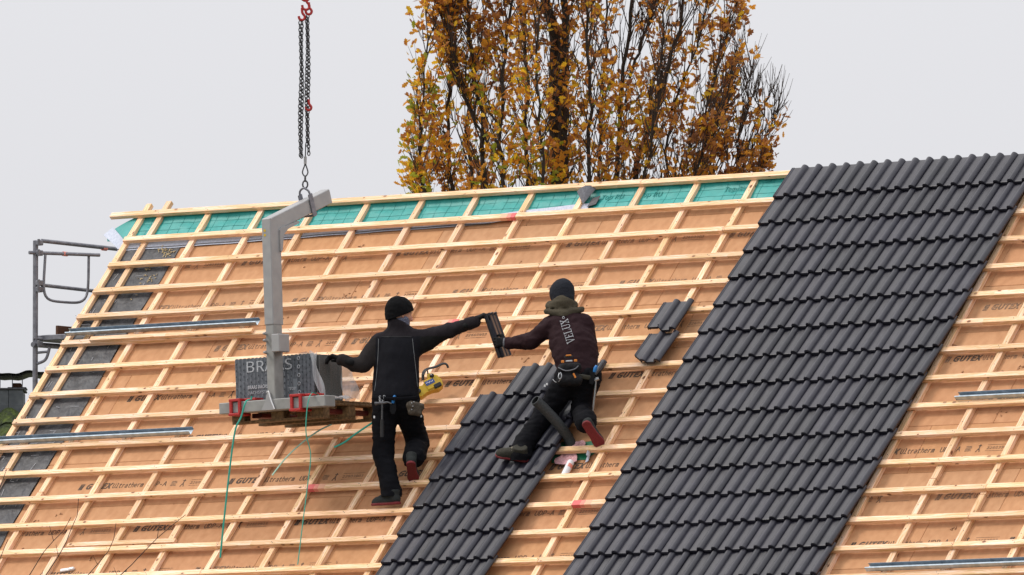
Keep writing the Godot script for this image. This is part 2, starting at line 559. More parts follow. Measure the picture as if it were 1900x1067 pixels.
func house() -> void:
	var h := thing("house", "large house whose steep roof is half laid with dark tiles over pale battens", "house")
	# walls
	var eave_v := 6.9
	var zz := eave_v * cos(SLOPE)
	var yy := RIDGE - eave_v * sin(SLOPE)
	for side in [-1.0, 1.0]:
		var w := Shape.new()
		w.box(at(Vector3(6.7, (yy - 0.3) * 0.5, side * (zz - 0.5))), Vector3(13.9, yy - 0.3, 0.3), 0.01)
		put("wall", w, M.render_wall, h)
	for x in [-0.25, 13.65]:
		var g := Shape.new()
		g.prism(PackedVector2Array([Vector2(-zz + 0.36, 0), Vector2(zz - 0.36, 0), Vector2(zz - 0.36, yy - 0.1), Vector2(0, RIDGE - 0.45), Vector2(-zz + 0.36, yy - 0.1)]), Transform3D(Basis(Vector3(0, 0, -1), Vector3.UP, Vector3(1, 0, 0)), Vector3(x, 0, 0)), 0.3)
		put("gable_wall", g, M.render_wall, h)
	# boarding under everything, and the far slope
	var deck := Shape.new()
	deck.box(at(Vector3(6.7, -0.178, eave_v * 0.5 - 0.0)), Vector3(14.98, 0.06, eave_v - 0.1), 0.004)
	put("roof_boarding", deck, M.wood, h, Transform3D(roof, Vector3(0, RIDGE, 0)))
	var far := Shape.new()
	far.box(at(Vector3(6.7, -0.16, -eave_v * 0.5 - 0.07)), Vector3(14.98, 0.1, eave_v - 0.36), 0.004)
	put("far_slope", far, M.black_felt, h, Transform3D(Basis(Vector3.RIGHT, -SLOPE), Vector3(0, RIDGE, 0)))
	# soft fibre boards, in rows with staggered ends
	var bm := []
	for k in 6:
		var s := Shape.new()
		s.col = [Color(0.90, 0.89, 0.88), Color(0.97, 0.98, 0.99), Color(1.06, 1.05, 1.03), Color(0.94, 0.97, 1.0), Color(1.02, 0.99, 0.94), Color(0.98, 0.95, 0.95)][k]
		s.box(Transform3D(), Vector3(1.7545, 0.06, 0.5650), 0.004)
		bm.append(s.mesh())
	var top_row := Shape.new()
	top_row.box(Transform3D(), Vector3(1.7545, 0.06, 0.334), 0.004)
	bm.append(top_row.mesh())
	var firsts := [0.41, 1.25, 0.62, 1.1, 0.35, 1.42, 0.8, 0.2, 1.31, 0.55, 0.95, 0.1, 1.6]
	for r in 12:
		var v0 := 0.369 + 0.5668 * (r - 0.5)
		var deep := 0.565
		if r == 0:
			v0 = 0.2
			deep = 0.334
		var u: float = -0.115
		var first: float = firsts[r]
		var s := Shape.new()
		s.box(Transform3D(), Vector3(first - 0.003, 0.06, deep), 0.004)
		put("insulation_board", s, M.board, h, roof_at(u + first * 0.5, v0, -0.1125))
		u += first
		while u < 14.0:
			put("insulation_board", bm[6 if r == 0 else (r * 7 + int(u * 3.0)) % 6], M.board, h, roof_at(u + 0.877, v0, -0.1125 + rng.randf_range(-0.0012, 0.0)))
			u += 1.7565
	# print on the boards
	var emblem := Shape.new()
	emblem.prism(PackedVector2Array([Vector2(0, -0.036), Vector2(0.020, -0.036), Vector2(0.032, 0.036), Vector2(0.010, 0.036)]), Transform3D(), 0.0016)
	emblem.prism(PackedVector2Array([Vector2(0.024, -0.036), Vector2(0.043, -0.036), Vector2(0.054, 0.036), Vector2(0.037, 0.036)]), Transform3D(), 0.0016)
	var mark := Shape.new()
	mark.prism(PackedVector2Array([Vector2(0.018, -0.02), Vector2(0.026, -0.02), Vector2(0.026, 0.045), Vector2(0.018, 0.045)]), Transform3D(), 0.0016)
	mark.prism(PackedVector2Array([Vector2(0.0, -0.045), Vector2(0.008, -0.045), Vector2(0.022, -0.004), Vector2(0.016, -0.004)]), Transform3D(), 0.0014)
	mark.prism(PackedVector2Array([Vector2(0.044, -0.045), Vector2(0.036, -0.045), Vector2(0.022, -0.004), Vector2(0.028, -0.004)]), Transform3D(), 0.0012)
	mark.prism(PackedVector2Array([Vector2(0.006, 0.026), Vector2(0.038, 0.026), Vector2(0.038, 0.033), Vector2(0.006, 0.033)]), Transform3D(), 0.0011)
	var bars := Shape.new()
	for k in 4:
		bars.prism(PackedVector2Array([Vector2(0, -0.03 + k * 0.017), Vector2(0.062 - (k % 2) * 0.008, -0.03 + k * 0.017), Vector2(0.062 - (k % 2) * 0.008, -0.022 + k * 0.017), Vector2(0, -0.022 + k * 0.017)]), Transform3D(), 0.0016)
	var num := lettering("22603903", 0.030, "Droid Sans Mono")
	var box := Shape.new()
	for q in [[0, 0.036, 0.235, 0.0025], [0, -0.036, 0.235, 0.0025]]:
		box.prism(PackedVector2Array([Vector2(q[0], q[1]), Vector2(q[2], q[1]), Vector2(q[2], q[1] + q[3]), Vector2(q[0], q[1] + q[3])]), Transform3D(), 0.0016)
	var lines := [[emblem.mesh(), 0.0, 0.054, M.ink], [lettering("GUTEX", 0.066, "Droid Sans", 700), 0.085, 0.285, M.ink, 0.18], [lettering("Ultratherm", 0.058, "Droid Sans Mono"), 0.385, 0.345, M.ink], [lettering("UDP-A", 0.058, "Droid Sans Mono"), 0.79, 0.205, M.ink],
		[bars.mesh(), 1.045, 0.062, M.faint_ink], [mark.mesh(), 1.16, 0.044, M.ink], [num, 1.262, 0.225, M.faint_ink], [box.mesh(), 1.258, 0.235, M.faint_ink]]
	var rows := [[0.648, [-0.95, 0.75, 2.5, 4.4, 6.17]], [1.205, [-0.15, 1.6, 3.40, 5.235]], [1.775, [1.03, 2.58, 5.0, 9.35]], [2.392, [0.36, 2.10, 3.93, 5.71, 9.24, 11.0]], [2.94, [1.32, 9.9]],
		[3.512, [0.405, 2.105, 3.9, 5.62, 8.90, 10.62]], [4.075, [-0.42, 1.335, 3.13, 4.95, 8.15, 9.905]], [4.625, [0.55, 2.3, 5.0, 9.28, 10.88]]]
	var worn := lines.map(func(q: Array) -> Array: return q.slice(0, 3) + [M.faint_ink] + q.slice(4))
	for i in rows.size():
		for u in rows[i][1]:
			printed(h, u, rows[i][0], worn if i < 4 and i != 3 else lines)
	# counter battens up the slope
	var cu := [-0.785, -0.564]
	for k in 24:
		cu.append(k * 0.6107 + rng.randf_range(-0.007, 0.007))
	for i in cu.size():
		var top := -0.03
		if i == 0:
			top = -0.195
		elif i == 1:
			top = -0.215
		var cut := rng.randf_range(2.4, 4.4)
		if i == 1:
			cut = 3.27
		var v0 := top
		for v1 in [cut, 6.85]:
			var l: float = v1 - v0 - 0.004
			put("counter_batten", tinted_beam(l, 0.060, 0.043), M.wood, h, roof_at(cu[i] + 0.03 + rng.randf_range(-0.004, 0.004), (v0 + v1) * 0.5, -0.0615, Basis(Vector3(0, 0, 1), Vector3(0, 1, 0), Vector3(-1, 0, 0)).rotated(Vector3.UP, rng.randf_range(-0.002, 0.002))))
			v0 = v1
	# battens along the slope
	var known := {1: [3.706], 5: [3.75], 9: [3.69], 11: [3.125], 12: [6.166], 0: [4.92], 2: [1.86], 13: [2.48]}
	var red_left := {1: 0.05, 5: 0.07, 9: 0.085}
	var red_right := {11: 0.08, 12: 0.09}
	for i in 21:
		var u0 := -0.757 + rng.randf_range(-0.008, 0.008)
		if i == 0:
			u0 = -1.097
		var joints := []
		if known.has(i):
			joints.append_array(known[i])
		var u := u0 if joints.is_empty() else float(joints[-1])
		while u < 10.5:
			u += rng.randi_range(5, 8) * 0.6107
			joints.append(u if joints.size() and known.has(i) else snappedf(u, 0.6107) + 0.03)
		joints.append(14.12)
		var piece := 0
		for u1 in joints:
			if u1 - u0 < 0.2:
				continue
			var l: float = u1 - u0 - 0.003
			var sag := rng.randf_range(-0.003, 0.003)
			var b := put("batten", tinted_beam(l, 0.058, 0.0395), M.wood, h, roof_at((u0 + u1) * 0.5, i * 0.34 - 0.029 + sag, -0.0195, Basis(Vector3.UP, rng.randf_range(-0.0008, 0.0008))))
			for e in [0, 1]:
				var red: float = 0.0
				if e == 0 and piece == 0 and red_left.has(i):
					red = red_left[i]
				if e == 1 and piece == 1 and red_right.has(i):
					red = red_right[i]
				if red > 0.0:
					var x := (l * 0.5 - red * 0.5 + 0.001) * (1.0 if e == 0 else -1.0)
					var s := Shape.new()
					s.box(at(Vector3(x, 0, 0)), Vector3(red, 0.0412, 0.0597), 0.002)
					put("red_paint", s, M.red_paint, b)
					var x2: float = x - (red * 0.5) * (1.0 if e == 0 else -1.0)
					for q in [[0.022, 0.044, 0.0409, 0.0594, M.pink_paint], [0.079, 0.07, 0.0405, 0.059, M.faded_paint]]:
						var s2 := Shape.new()
						s2.box(at(Vector3(x2 - q[0] * (1.0 if e == 0 else -1.0), 0, 0)), Vector3(q[1], q[2], q[3]), 0.002)
						put("red_paint", s2, q[4], b)
			u0 = u1
			piece += 1
	# nails at the crossings, too small to pick apart
	var nails := Shape.new()
	for i in 16:
		for c in cu:
			for s in [-1.0, 1.0]:
				if rng.randf() < 0.75:
					nails.box(at(Vector3(c + 0.03 + s * 0.012 + rng.randf_range(-0.006, 0.006), 0.0005, i * 0.34 - 0.029 + s * rng.randf_range(0.004, 0.015))), Vector3(0.008, 0.002, 0.008), 0.001)
			if rng.randf() < 0.8:
				nails.box(at(Vector3(c + 0.03 + rng.randf_range(-0.012, 0.012), -0.0393, i * 0.34 + rng.randf_range(0.06, 0.25))), Vector3(0.008, 0.002, 0.008), 0.001)
	put("nail_heads", nails, M.dark_steel, h, Transform3D(roof, Vector3(0, RIDGE, 0))).set_meta("kind", "stuff")
	# black felt over the verge, with chalk marks and wood shavings
	var fn := FastNoiseLite.new()
	fn.seed = 5
	fn.frequency = 2.2
	var felt := Shape.new()
	var felt_at := func(a: float, b: float) -> Vector3:
		var v := 0.33 + b * 6.5
		var edge := -0.105 + 0.014 * sin(v * 3.1) + 0.012 * fn.get_noise_1d(v * 2.0)
		var u := lerpf(-0.79, edge, a)
		return Vector3(u, -0.0745 + 0.006 * fn.get_noise_2d(u * 2.0, v), v)
	felt.sheet(14, 120, felt_at, 0.004)
	put("verge_felt", felt, M.black_felt, h, Transform3D(roof, Vector3(0, RIDGE, 0)))
	var chalk := Shape.new()
	var sh := Shape.new()
	for i in 30:
		var v := 0.6 + i * 0.155
		for k in 2:
			var u := rng.randf_range(-0.72, -0.18)
			var a := rng.randf_range(-0.2, 0.2) + (PI / 2 if rng.randf() < 0.5 else 0.0)
			chalk.box(Transform3D(Basis(Vector3.UP, a), Vector3(u, -0.068, v)), Vector3(rng.randf_range(0.03, 0.11), 0.0012, 0.004))
			if rng.randf() < 0.4:
				chalk.box(Transform3D(Basis(Vector3.UP, a + 1.3), Vector3(u + 0.03, -0.0675, v + 0.02)), Vector3(rng.randf_range(0.03, 0.08), 0.0012, 0.004))
	for q in [[-0.305, 0.41, 0.05, 26], [-0.2, 0.467, 0.06, 60], [-0.323, 0.671, 0.03, 16], [-0.225, 0.80, 0.05, 22], [-0.33, 0.80, 0.07, 14], [-0.3, 1.0, 0.1, 8]]:
		for k in int(q[3] * 0.55):
			sh.box(Transform3D(Basis.from_euler(Vector3(rng.randf() * 0.6, rng.randf() * 6.0, rng.randf() * 0.6)), Vector3(q[0] + rng.randfn() * q[2] * 0.6, -0.066, q[1] + rng.randfn() * q[2] * 0.5)), Vector3(0.018, 0.003, 0.007))
	put("chalk_mark", chalk, M.chalk, h, Transform3D(roof, Vector3(0, RIDGE, 0))).set_meta("kind", "stuff")
	put("wood_shavings", sh, M.shavings, h, Transform3D(roof, Vector3(0, RIDGE, 0))).set_meta("kind", "stuff")
	# crumbs of board and splinters lying about
	var cr := Shape.new()
	for i in 130:
		var u := rng.randf_range(0.0, 11.2)
		var v := rng.randi_range(1, 15) * 0.34 - rng.randf_range(0.07, 0.16) if rng.randf() < 0.6 else rng.randf_range(0.4, 5.2)
		for k in rng.randi_range(1, 4):
			cr.box(Transform3D(Basis.from_euler(Vector3(rng.randf() * 0.5, rng.randf() * 6.0, rng.randf() * 0.5)), Vector3(u + rng.randfn() * 0.03, -0.079, v + rng.randfn() * 0.014)), Vector3(rng.randf_range(0.008, 0.035), 0.006, rng.randf_range(0.005, 0.014)))
	put("board_crumbs", cr, M.crumb, h, Transform3D(roof, Vector3(0, RIDGE, 0))).set_meta("kind", "stuff")
	# teal sheet over the ridge with its printed grid, fleece edge and loose corners
	var tn := func(u: float, v: float) -> float: return -0.076 + 0.010 * fn.get_noise_2d(u * 1.1 + 40.0, v * 3.0) + 0.028 * smoothstep(0.05, -0.07, v)
	var teal := Shape.new()
	teal.sheet(150, 12, func(a: float, b: float) -> Vector3:
		var u := lerpf(-0.83, 6.62, a)
		var v := lerpf(-0.075, lerpf(0.335, 0.27, smoothstep(-0.8, 4.4, u)), b)
		return Vector3(u, tn.call(u, v), v), 0.003)
	var ts := put("ridge_sheet", teal, M.teal, h, Transform3D(roof, Vector3(0, RIDGE, 0)))
	var flap := Shape.new()
	flap.sheet(8, 8, func(a: float, b: float) -> Vector3:
		var l := Vector3(-1.118, -0.085, 0.12).lerp(Vector3(-1.075, -0.10, 0.205), b)
		var r := Vector3(-0.80, -0.050, -0.04).lerp(Vector3(-0.80, -0.074, 0.33), b)
		var p := l.lerp(r, a)
		p.y += 0.03 * sin(a * PI) * (0.3 + b * 0.4) - 0.02 * (1.0 - a)
		return p, 0.003)
	put("sheet_flap", flap, M.teal, ts)
	var under := Shape.new()
	under.sheet(10, 3, func(a: float, b: float) -> Vector3:
		var l := Vector3(-1.135, -0.088, 0.15)
		var r := Vector3(-0.80, -0.07, 0.40)
		var p := l.lerp(r, a) + Vector3(0.06 - 0.02 * a, 0.012 * b - 0.006, -0.10 + 0.01 * a) * b
		p.y += 0.018 * sin(a * PI)
		return p, 0.003)
	put("fleece_edge", under, M.fleece, ts)
	var band := Shape.new()
	band.sheet(60, 3, func(a: float, b: float) -> Vector3:
		var u := lerpf(-0.83, 4.42, a)
		var low := lerpf(0.402, 0.345, smoothstep(-0.8, 3.0, u)) - 0.10 * smoothstep(2.9, 4.42, u)
		return Vector3(u, -0.0655 + 0.003 * sin(u * 9.0) - 0.004 * b, low - lerpf(0.135, 0.095, a) * (1.0 - b)), 0.003)
	put("fleece_edge", band, M.fleece, ts)
	var band2 := Shape.new()
	band2.sheet(60, 1, func(a: float, b: float) -> Vector3:
		var u := lerpf(-0.83, 3.4, a)
		return Vector3(u, -0.0635 + 0.003 * sin(u * 9.0), lerpf(0.378, 0.325, smoothstep(-0.8, 3.0, u)) + b * 0.012), 0.002)
	put("fleece_edge", band2, M.grey_fleece, ts)
	var grid := Shape.new()
	for k in 58:
		var u := -0.75 + k * 0.127
		if u > 4.2 and rng.randf() < 0.55:
			continue
		var pts := []
		for j in 6:
			var v := 0.0 + j * 0.05
			pts.append(Vector3(u, tn.call(u, v) + 0.0028, v))
		grid.tube(pts, 0.0014, 4, false)
	for v in [0.06, 0.145, 0.225]:
		for seg in [[-0.8, 4.3], [4.6, 6.5]]:
			var pts := []
			for j in 60:
				var u := lerpf(seg[0], seg[1], j / 59.0)
				pts.append(Vector3(u, tn.call(u, v) + 0.0028, v))
			grid.tube(pts, 0.0014, 4, false)
	put("printed_grid", grid, M.teal_ink, ts)
	var tb := Basis(Vector3(1, 0, 0), Vector3(0, 0, -1), Vector3(0, 1, 0))
	for q in [["Top RU", 4.92, 0.075, 0.055], ["Top RU", 5.84, 0.07, 0.055], ["on", 5.30, -0.025, 0.07], ["Foil", 5.93, -0.02, 0.07], ["Top RU", 4.50, 0.075, 0.055], ["on", 6.24, -0.015, 0.07]]:
		put("lettering", lettering(q[0], q[3], "Droid Sans", 400), M.teal_ink, ts, roof_at(q[1], q[2], -0.060, tb).translated(Vector3(0, -RIDGE, 0)).orthonormalized() if false else Transform3D(tb, Vector3(q[1], tn.call(q[1], q[2]) + 0.006, q[2])))
	var curl := Shape.new()
	curl.sheet(10, 8, func(a: float, b: float) -> Vector3:
		var base := Vector3(4.245, -0.01, 0.04).lerp(Vector3(4.43, -0.03, -0.03), a)
		var low := Vector3(4.375, -0.03, 0.19)
		var p := base.lerp(low, b)
		p.y += 0.04 * sin(a * PI) * (1.0 - b)
		return p, 0.003)
	put("curled_corner", curl, M.grey_fleece, ts)
	var patch := Shape.new()
	patch.sheet(4, 2, func(a: float, b: float) -> Vector3: return Vector3(lerpf(4.41, 4.50, a), -0.058 + 0.008 * a, lerpf(0.09, 0.20, b) - 0.02 * a), 0.003)
	put("tape_patch", patch, M.black_felt, ts)
	# tiles
	var tm := tile_mesh()
	for k in 16:
		for c in 9:
			roof_tile(h, tm, 6.544 + c * 0.2944, 0.336 + 0.34 * k)
	for k in range(7, 16):
		for c in 4:
			if k == 7 and c == 0:
				continue
			roof_tile(h, tm, 4.489 + c * 0.2944, 0.336 + 0.34 * k)
	# vent pipe through the roof with its collar
	var hose := Shape.new()
	var hp := []
	var hr := []
	for q in [[0.0, 0.0, 0.0], [-0.04, 0.10, 0.03], [-0.10, 0.18, 0.08], [-0.17, 0.26, 0.13], [-0.25, 0.34, 0.19], [-0.325, 0.405, 0.245]]:
		hp.append(pipe_foot() + view_dir(q[0], q[1], q[2]))
	for i in 31:
		hr.append(0.0455 + (0.0016 if i % 2 == 0 and i < 18 else 0.0))
	var dense := []
	for i in 31:
		var f := i / 6.0
		var a := mini(int(f), 4)
		dense.append(hp[a].lerp(hp[a + 1], f - a))
	hose.tube(smooth(dense, 3), hr, 18, false)
	var pp := put("vent_hose", hose, M.pipe, h)
	var inner := Shape.new()
	var tip: Vector3 = dense[30]
	var tipd: Vector3 = (dense[30] - dense[26]).normalized()
	inner.tube([tip - tipd * 0.25, tip + tipd * 0.001], 0.0395, 18, false)
	put("bore", inner, M.black_rubber, pp)
	var lip := Shape.new()
	lip.torus(Transform3D(Basis.looking_at(tipd), tip), 0.0425, 0.004, 1.0, 18, 6)
	put("rim", lip, M.pipe, pp)
	var gs := Shape.new()
	gs.sheet(16, 10, func(a: float, b: float) -> Vector3:
		var u := lerpf(5.60, 6.02 + 0.03 * sin(b * 5.0), a)
		var v := lerpf(3.215, 3.455, b) + 0.025 * sin(a * 6.0) * (b - 0.3)
		return Vector3(u, -0.073 + 0.008 * sin(a * 9.0 + b * 4.0), v), 0.003)
	put("sealing_sheet", gs, M.green_sheet, h, Transform3D(roof, Vector3(0, RIDGE, 0)))
	var gc := Shape.new()
	gc.sheet(8, 6, func(a: float, b: float) -> Vector3:
		var ang := a * 2.4
		return Vector3(5.955 + 0.05 * sin(ang) + 0.03 * b, -0.072 + 0.05 * (1.0 - cos(ang)) * 0.8, 3.36 + 0.12 * b - 0.02 * a), 0.004)
	put("rolled_edge", gc, M.fleece, h, Transform3D(roof, Vector3(0, RIDGE, 0)))

func smooth(p: Array, times: int) -> Array:
	var r := p.duplicate()
	for k in times:
		var s := r.duplicate()
		for i in range(1, r.size() - 1):
			s[i] = (r[i - 1] + r[i] * 2.0 + r[i + 1]) * 0.25
		r = s
	return r

const YAW := 0.6352019
func view_dir(x: float, y: float, z: float) -> Vector3:
	# a direction given across, up and towards the street that the roof is seen from
	return Basis(Vector3.UP, YAW) * Vector3(x, y, z)

func pipe_foot() -> Vector3:
	return on_roof(5.735, 3.275, -0.10)

func roof_tile(h: Node3D, tm: Mesh, u: float, v: float) -> void:
	var b := Basis.from_euler(Vector3(rng.randf_range(-0.005, 0.005), rng.randf_range(-0.005, 0.005), rng.randf_range(-0.005, 0.005)))
	put("roof_tile", tm, M.tiles[rng.randi_range(0, 3)], h, roof_at(u + rng.randf_range(-0.0015, 0.0015), v + rng.randf_range(-0.003, 0.003), 0.056 + rng.randf_range(-0.002, 0.002), b))

# ---------------------------------------------------------------- things lying on the battens
func loose_things() -> void:
	var a := thing("roof_tile", "upper loose dark tile with a bite broken from its nose, lapped over another", "roof tile", roof_at(5.97, 2.005, 0.068, Basis(Vector3.UP, 0.01)), "loose tiles set down on the battens")
	put("tile_body", tile_mesh(2), M.tiles[1], a)
	var b := thing("roof_tile", "lower loose dark tile with its left corner snapped off", "roof tile", roof_at(5.985, 2.385, 0.056, Basis(Vector3.UP, -0.01)), "loose tiles set down on the battens")
	put("tile_body", tile_mesh(1), M.tiles[2], b)
	# galvanised channels
	for q in [[-0.726, 2.19, 1.555, "galvanised metal channel above the loose lath on the black felt, upper left"], [-0.80, 2.24, 2.945, "galvanised metal channel across the black felt, lower of the two near the verge"],
			[9.665, 2.9, 2.955, "galvanised metal channel right of the dark tiles, middle of three there"], [9.68, 2.9, 4.985, "galvanised metal channel right of the dark tiles, lowest of three there"], [10.33, 2.2, 1.59, "galvanised metal channel ending right of the dark tiles, uppermost of three"]]:
		var s := Shape.new()
		var l: float = q[1]
		s.box(at(Vector3(l * 0.5, 0.002, 0)), Vector3(l, 0.003, 0.066), 0.001)
		s.box(at(Vector3(l * 0.5, 0.022, 0.0345)), Vector3(l, 0.042, 0.003), 0.001)
		s.box(at(Vector3(l * 0.5, 0.016, -0.0345)), Vector3(l, 0.032, 0.003), 0.001)
		s.box(at(Vector3(l * 0.5, 0.0425, 0.029)), Vector3(l, 0.003, 0.012), 0.001)
		var c := put("metal_channel", s, M.zinc, self, roof_at(q[0], q[2] + 0.01, 0.004, Basis(Vector3.UP, 0.004)))
		tag(c, q[3], "metal channel", "metal channels lying on the battens")
	for q in [[0.745, 1.215, 4.312, 0.003, "short loose lath lying just above a batten near the bottom left twigs"], [-0.40, 1.86, 1.672, 0.0, "loose lath lying below the upper left metal channel"]]:
		var o := put("loose_lath", tinted_beam(q[1], 0.05, 0.03), M.wood, self, roof_at(q[0] + q[1] * 0.5, q[2], 0.0165 if q[3] == 0.0 else -0.023, Basis(Vector3.UP, q[3])))
		tag(o, q[4], "lath", "loose laths on the roof")
	var bit := Shape.new()
	bit.box(at(Vector3.ZERO), Vector3(0.15, 0.02, 0.035), 0.006)
	bit.box(at(Vector3(0.05, 0.012, 0.004)), Vector3(0.05, 0.012, 0.03), 0.004)
	tag(put("adhesive_strip", bit, M.white, self, roof_at(0.85, 4.57, -0.071, Basis(Vector3.UP, 0.12))), "small white strip of packing lying on the boards at the bottom left", "strip")
	# foam can and crumpled pink backing by the vent hose
	var can := thing("sealant_tube", "white sealant tube with a red patch lying below the vent hose", "sealant tube", roof_at(5.865, 3.50, -0.035, Basis(Vector3.UP, 0.12)))
	var cs := Shape.new()
	cs.tube([Vector3(-0.0, 0, 0.0), Vector3(-0.002, 0, 0.012), Vector3(-0.012, 0, 0.17), Vector3(-0.013, 0, 0.185)], [0.026, 0.031, 0.031, 0.029], 16)
	put("body", cs, M.white, can)
	var cl := Shape.new()
	cl.tube([Vector3(-0.004, 0, 0.045), Vector3(-0.0065, 0, 0.085)], 0.0318, 16, false)
	var keep := Shape.new()
	for i in range(0, cl.v.size(), 3):
		var mid := (cl.v[i] + cl.v[i + 1] + cl.v[i + 2]) / 3.0
		if mid.x > 0.006 and mid.y > -0.01:
			keep.tri(cl.v[i], cl.v[i + 1], cl.v[i + 2], cl.n[i], cl.n[i + 1], cl.n[i + 2])
	put("red_patch", keep, M.pink_paint, can)
	for q in [[5.775, 3.440, 0.115, 0.085, "crumpled pink backing sheet lying below the batten by the white tube"], [5.825, 3.270, 0.07, 0.045, "scrap of pink backing tucked at the foot of the vent hose"]]:
		var fr := FastNoiseLite.new()
		fr.seed = int(q[0] * 1000.0)
		fr.frequency = 9.0
		var s := Shape.new()
		s.sheet(16, 16, func(a: float, b: float) -> Vector3:
			var ang := a * TAU
			var rr := b * (1.0 + 0.22 * fr.get_noise_2d(cos(ang) * 0.09, sin(ang) * 0.09) + 0.12 * sin(ang * 3.0))
			var x: float = cos(ang) * rr * q[2]
			var z: float = sin(ang) * rr * q[3]
			return Vector3(x, 0.012 * fr.get_noise_2d(x * 2.5, z * 2.5) + 0.006, z), 0.003)
		tag(put("pink_backing", s, M.pink_foam, self, roof_at(q[0], q[1], -0.058)), q[4], "backing sheet", "pink backing scraps by the vent hose")
	yellow_tool()

func yellow_tool() -> void:
	# suction lifter: yellow body with two knobs, a blue label and a black carrying strap
	var b := Basis(Vector3.UP, YAW) * Basis(Vector3.RIGHT, -0.35) * Basis(Vector3.BACK, 0.50)
	var o := thing("yellow_tool", "yellow hand tool with blue label and black strap resting on a batten", "power tool", Transform3D(b, on_roof(3.94, 2.59, 0.085)))
	var s := Shape.new()
	s.prism(PackedVector2Array([Vector2(-0.135, -0.055), Vector2(-0.11, -0.068), Vector2(-0.05, -0.055), Vector2(0.0, -0.058), Vector2(0.055, -0.075), Vector2(0.105, -0.06), Vector2(0.118, -0.01), Vector2(0.10, 0.05), Vector2(0.075, 0.068), Vector2(0.05, 0.095), Vector2(0.025, 0.09), Vector2(0.02, 0.055), Vector2(-0.03, 0.035), Vector2(-0.06, 0.02), Vector2(-0.10, 0.03), Vector2(-0.14, 0.0)]), Transform3D(), 0.085)
	s.box(at(Vector3(0.03, 0.0, 0.046)), Vector3(0.13, 0.10, 0.012), 0.005)
	put("body", s, M.yellow, o)
	var l := Shape.new()
	l.box(at(Vector3(0.012, 0.012, 0.053)), Vector3(0.085, 0.042, 0.004), 0.001)
	put("label", l, M.label_blue, o)
	var lt := Shape.new()
	lt.tube(resample([Vector3(-0.02, 0.008, 0.0555), Vector3(-0.008, 0.02, 0.0555), Vector3(0.004, 0.006, 0.0555), Vector3(0.016, 0.018, 0.0555), Vector3(0.03, 0.008, 0.0555), Vector3(0.044, 0.016, 0.0555)], 24), 0.0028, 5)
	put("printed_mark", lt, M.white, o)
	for p in [Vector3(0.058, 0.058, 0.05), Vector3(-0.112, -0.016, 0.05)]:
		var k := Shape.new()
		k.tube([p - Vector3(0, 0, 0.012), p + Vector3(0, 0, 0.01), p + Vector3(0, 0, 0.016)], [0.019, 0.019, 0.013], 14)
		put("knob", k, M.black_rubber, o)
		var c := Shape.new()
		c.ball(p + Vector3(-0.004, 0.005, 0.016), Vector3.ONE * 0.006, 6)
		put("screw", c, M.white, o)
	var g := Shape.new()
	g.box(at(Vector3(0.06, -0.045, 0.048)), Vector3(0.07, 0.04, 0.02), 0.006)
	put("switch_panel", g, M.black_rubber, o)
	var inv := b.inverse()
	var st := Shape.new()
	var pts := []
	for q in [[-0.045, 0.055, 0.0], [-0.045, 0.12, -0.01], [-0.02, 0.15, -0.02], [0.07, 0.175, -0.04], [0.13, 0.205, -0.05], [0.165, 0.20, -0.05], [0.175, 0.165, -0.05]]:
		pts.append(inv * view_dir(q[0] - 0.01, q[1], q[2]))
	st.tube(smooth(resample(pts, 20), 2), 0.014, 8, true, 0.5)
	put("strap", st, M.black_rubber, o)
	var st2 := Shape.new()
	st2.tube(smooth(resample([Vector3(0.035, 0.085, 0), inv * view_dir(-0.02, 0.15, -0.0), inv * view_dir(-0.05, 0.10, 0.01)], 12), 2), 0.010, 8, true, 0.4)
	put("strap", st2, M.black_rubber, o)

func resample(p: Array, n: int) -> Array:
	var c := Curve3D.new()
	c.bake_interval = 0.005
	for i in p.size():
		var a: Vector3 = p[maxi(i - 1, 0)]
		var b: Vector3 = p[mini(i + 1, p.size() - 1)]
		c.add_point(p[i], -(b - a) / 6.0, (b - a) / 6.0)
	var r := []
	for i in n + 1:
		r.append(c.sample_baked(c.get_baked_length() * i / n, true))
	return r

# ---------------------------------------------------------------- pallet fork, load and sling
func fork_frame() -> Transform3D:
	var t := Vector3(sin(YAW), 0, cos(YAW))
	return Transform3D(Basis(t, 0.02967), Vector3(3.174, RIDGE - 2.015, 3.15))

